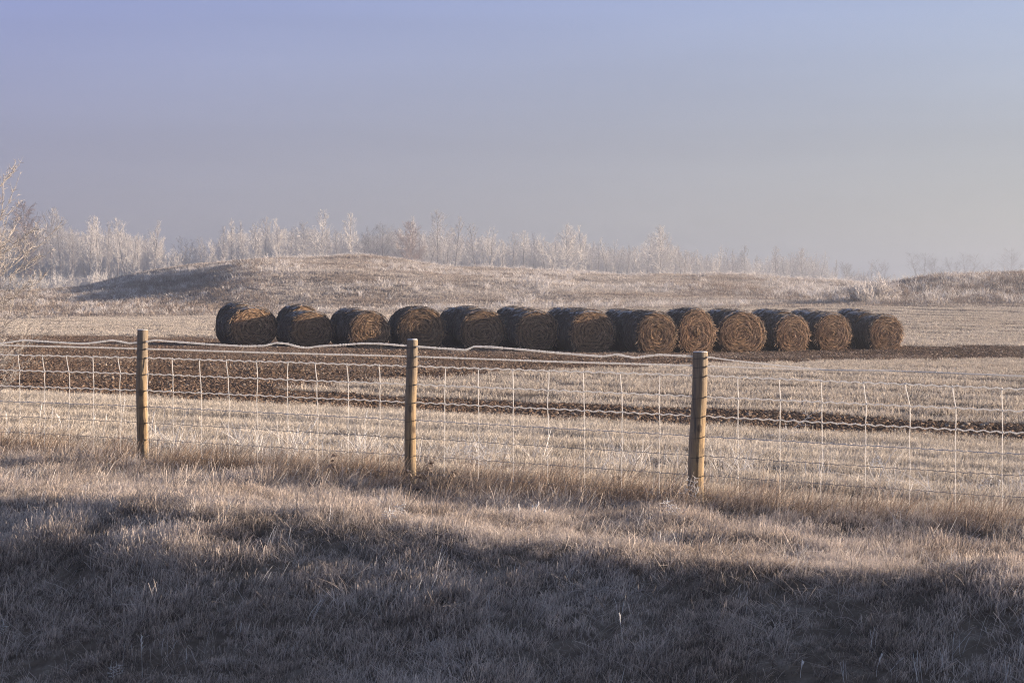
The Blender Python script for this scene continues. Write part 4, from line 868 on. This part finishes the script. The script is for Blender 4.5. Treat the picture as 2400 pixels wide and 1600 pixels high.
ST_ = [
 (330, 1604, 327, 1492, 'seed', 'single pale seed stalk standing in the shaded grass at the bottom left'),
 (258, 1606, 262, 1560, 'branchy', 'small branching frosted weed left of the seed stalk at the bottom edge'),
 (2, 1500, 0, 1462, 'branchy', 'frosted weed cut off by the left edge of the photo'),
 (1462, 1520, 1453, 1440, 'seed', 'forked pale stalk in the shaded grass below the thick fence post'),
 (2058, 1590, 2072, 1535, 'seed', 'leaning pale stalk in the shaded grass near the bottom right'),
 (1880, 1595, 1885, 1555, 'seed', 'short pale seed stalk at the bottom edge, left of the leaning one'),
 (932, 1225, 936, 1180, 'branchy', 'bushy frosted weed in the sunlit grass just right below the middle post'),
 (920, 1230, 908, 1195, 'branchy', 'low frosted weed left of the bushy one below the middle post'),
 (1180, 1215, 1190, 1192, 'branchy', 'curly frosted weed in the sunlit verge left of the tall stalks'),
 (1248, 1225, 1262, 1178, 'seed', 'tallest frosted stalk of the group in the sunlit verge'),
 (1238, 1225, 1250, 1185, 'seed', 'second tall frosted stalk close beside the tallest one'),
 (1216, 1228, 1214, 1184, 'seed', 'upright frosted stalk left of the two tall ones in the verge'),
 (1270, 1225, 1277, 1198, 'seed', 'short frosted stalk at the right side of the verge group'),
 (90, 1040, 96, 945, 'seed', 'tall frosted stalk left of the left fence post, behind the mesh'),
 (110, 1046, 122, 952, 'seed', 'tall frosted stalk leaning right, next to the second stay wire'),
 (135, 1040, 130, 968, 'seed', 'thin frosted stalk between two leaning ones at the left'),
 (12, 1030, 10, 962, 'seed', 'drooping frosted stalk at the left edge behind the mesh'),
 (205, 1040, 222, 970, 'seed', 'frosted stalk leaning right beyond the mesh, half way to the left post'),
 (236, 1035, 248, 968, 'seed', 'frosted stalk with a full head, just left of the left post'),
 (262, 1040, 292, 930, 'seed', 'long thin stalk crossing the last stay wire before the left post'),
 (352, 1060, 362, 962, 'seed', 'curled-headed frosted stalk right beside the left post'),
 (690, 1065, 696, 1003, 'seed', 'frosted stalk behind the mesh in the middle span, leftmost'),
 (706, 1060, 742, 980, 'seed', 'long leaning frosted stalk in the middle span'),
 (832, 1050, 861, 962, 'seed', 'tall single frosted stalk left of the middle post'),
 (782, 1140, 786, 1062, 'leafy', 'dead leafy brown weed standing at the fence between left and middle posts'),
 (960, 1142, 955, 1092, 'leafy', 'dead curled-leaf weed at the foot of the middle post'),
 (1000, 1125, 1008, 1078, 'leafy', 'dead leafy weed just right of the middle post'),
 (985, 1150, 978, 1112, 'leafy', 'low dead leafy weed in front of the middle post'),
 (1045, 1150, 1068, 1098, 'leafy', 'dark dead weed right of the middle post, leaning right'),
 (1440, 1140, 1450, 1112, 'leafy', 'small reddish dead weed left of the thick post'),
 (1866, 1208, 1862, 1176, 'leafy', 'brown dead weed under the fence right of the thick post'),
 (1638, 1190, 1628, 1115, 'branchy', 'frosted bent weed in front of the foot of the thick post'),
 (1605, 1230, 1556, 1170, 'branchy', 'leaning frosted stem with a forked tip left of the thick post'),
 (1795, 1070, 1925, 952, 'branchy', 'long frosted stem arching right behind the mesh right of the thick post'),
 (2050, 1120, 2055, 1068, 'branchy', 'frosted weed behind the mesh in the right-hand span'),
 (2300, 1165, 2318, 1115, 'branchy', 'pale frosted tuft behind the mesh near the right edge'),
 (2342, 1170, 2346, 1125, 'seed', 'pale upright stalk beside the last stay wire at the right'),
 (1200, 1130, 1080, 1052, 'branchy', 'frosted stem leaning left through the mesh right of the middle post'),
 (1150, 1125, 1110, 1030, 'branchy', 'curly frosted weed tangled in the mesh right of the middle post'),
 (1172, 1120, 1176, 1045, 'branchy', 'second curly frosted weed tangled in the mesh, farther right'),
]
for k, (a, b_, c_, d_, kd, lab) in enumerate(ST_):
    stem_thing({'seed': 'seed_stalk', 'branchy': 'frosted_weed', 'leafy': 'dead_weed'}[kd], a, b_, c_, d_, lab, kd, M_DARKWEED if kd == 'leafy' else M_WEED, .0030 if b_ < 1400 else .0016, k)
# scattered thin dark and pale stems in the fence line (uncountable)
srcH = clump_set('stems', M_DARKWEED, 6, 4, .08, .42, .3, .0045, .35, .3, 5, (.5, 0))
P, rs = sample(12.5, 26, 7 * TQ, lambda x, y: np.exp(-((nn(x, y) - 14.7) / .4) ** 2), 21)
scatter('dark_stems', srcH, xyz(P), rs.rand(len(P)) * .8 - .4, .6 + .5 * rs.rand(len(P)), 'dark thin stems leaning right along the fence line', 'stems', rs, .15)

# ------------------------------------------------------------------ haze
def haze():
    x, y0, y1, z0, z1 = 1500, -150, 2600, -8, 34
    V = [(-x, y0, z0), (x, y0, z0), (x, y1, z0), (-x, y1, z0), (-x, y0, z1), (x, y0, z1), (x, y1, z1), (-x, y1, z1)]
    Fc = np.array([(0, 3, 2, 1), (4, 5, 6, 7), (0, 1, 5, 4), (1, 2, 6, 5), (2, 3, 7, 6), (3, 0, 4, 7)])
    m = bpy.data.materials.new('fog_air'); m.use_nodes = True; t = m.node_tree; t.nodes.clear()
    o = t.nodes.new('ShaderNodeOutputMaterial'); v_ = t.nodes.new('ShaderNodeVolumePrincipled'); setin(v_, Density=HAZE_D, Color=(.66, .71, .80, 1), Anisotropy=0.68)
    t.links.new(v_.outputs[0], o.inputs['Volume']); tag(link('haze', mesh_np('haze', np.array(V, float), [Fc], m)), 'thin frosty haze lying over the whole field', 'haze', kind='stuff')
HAZE_D = 0.0009
haze()
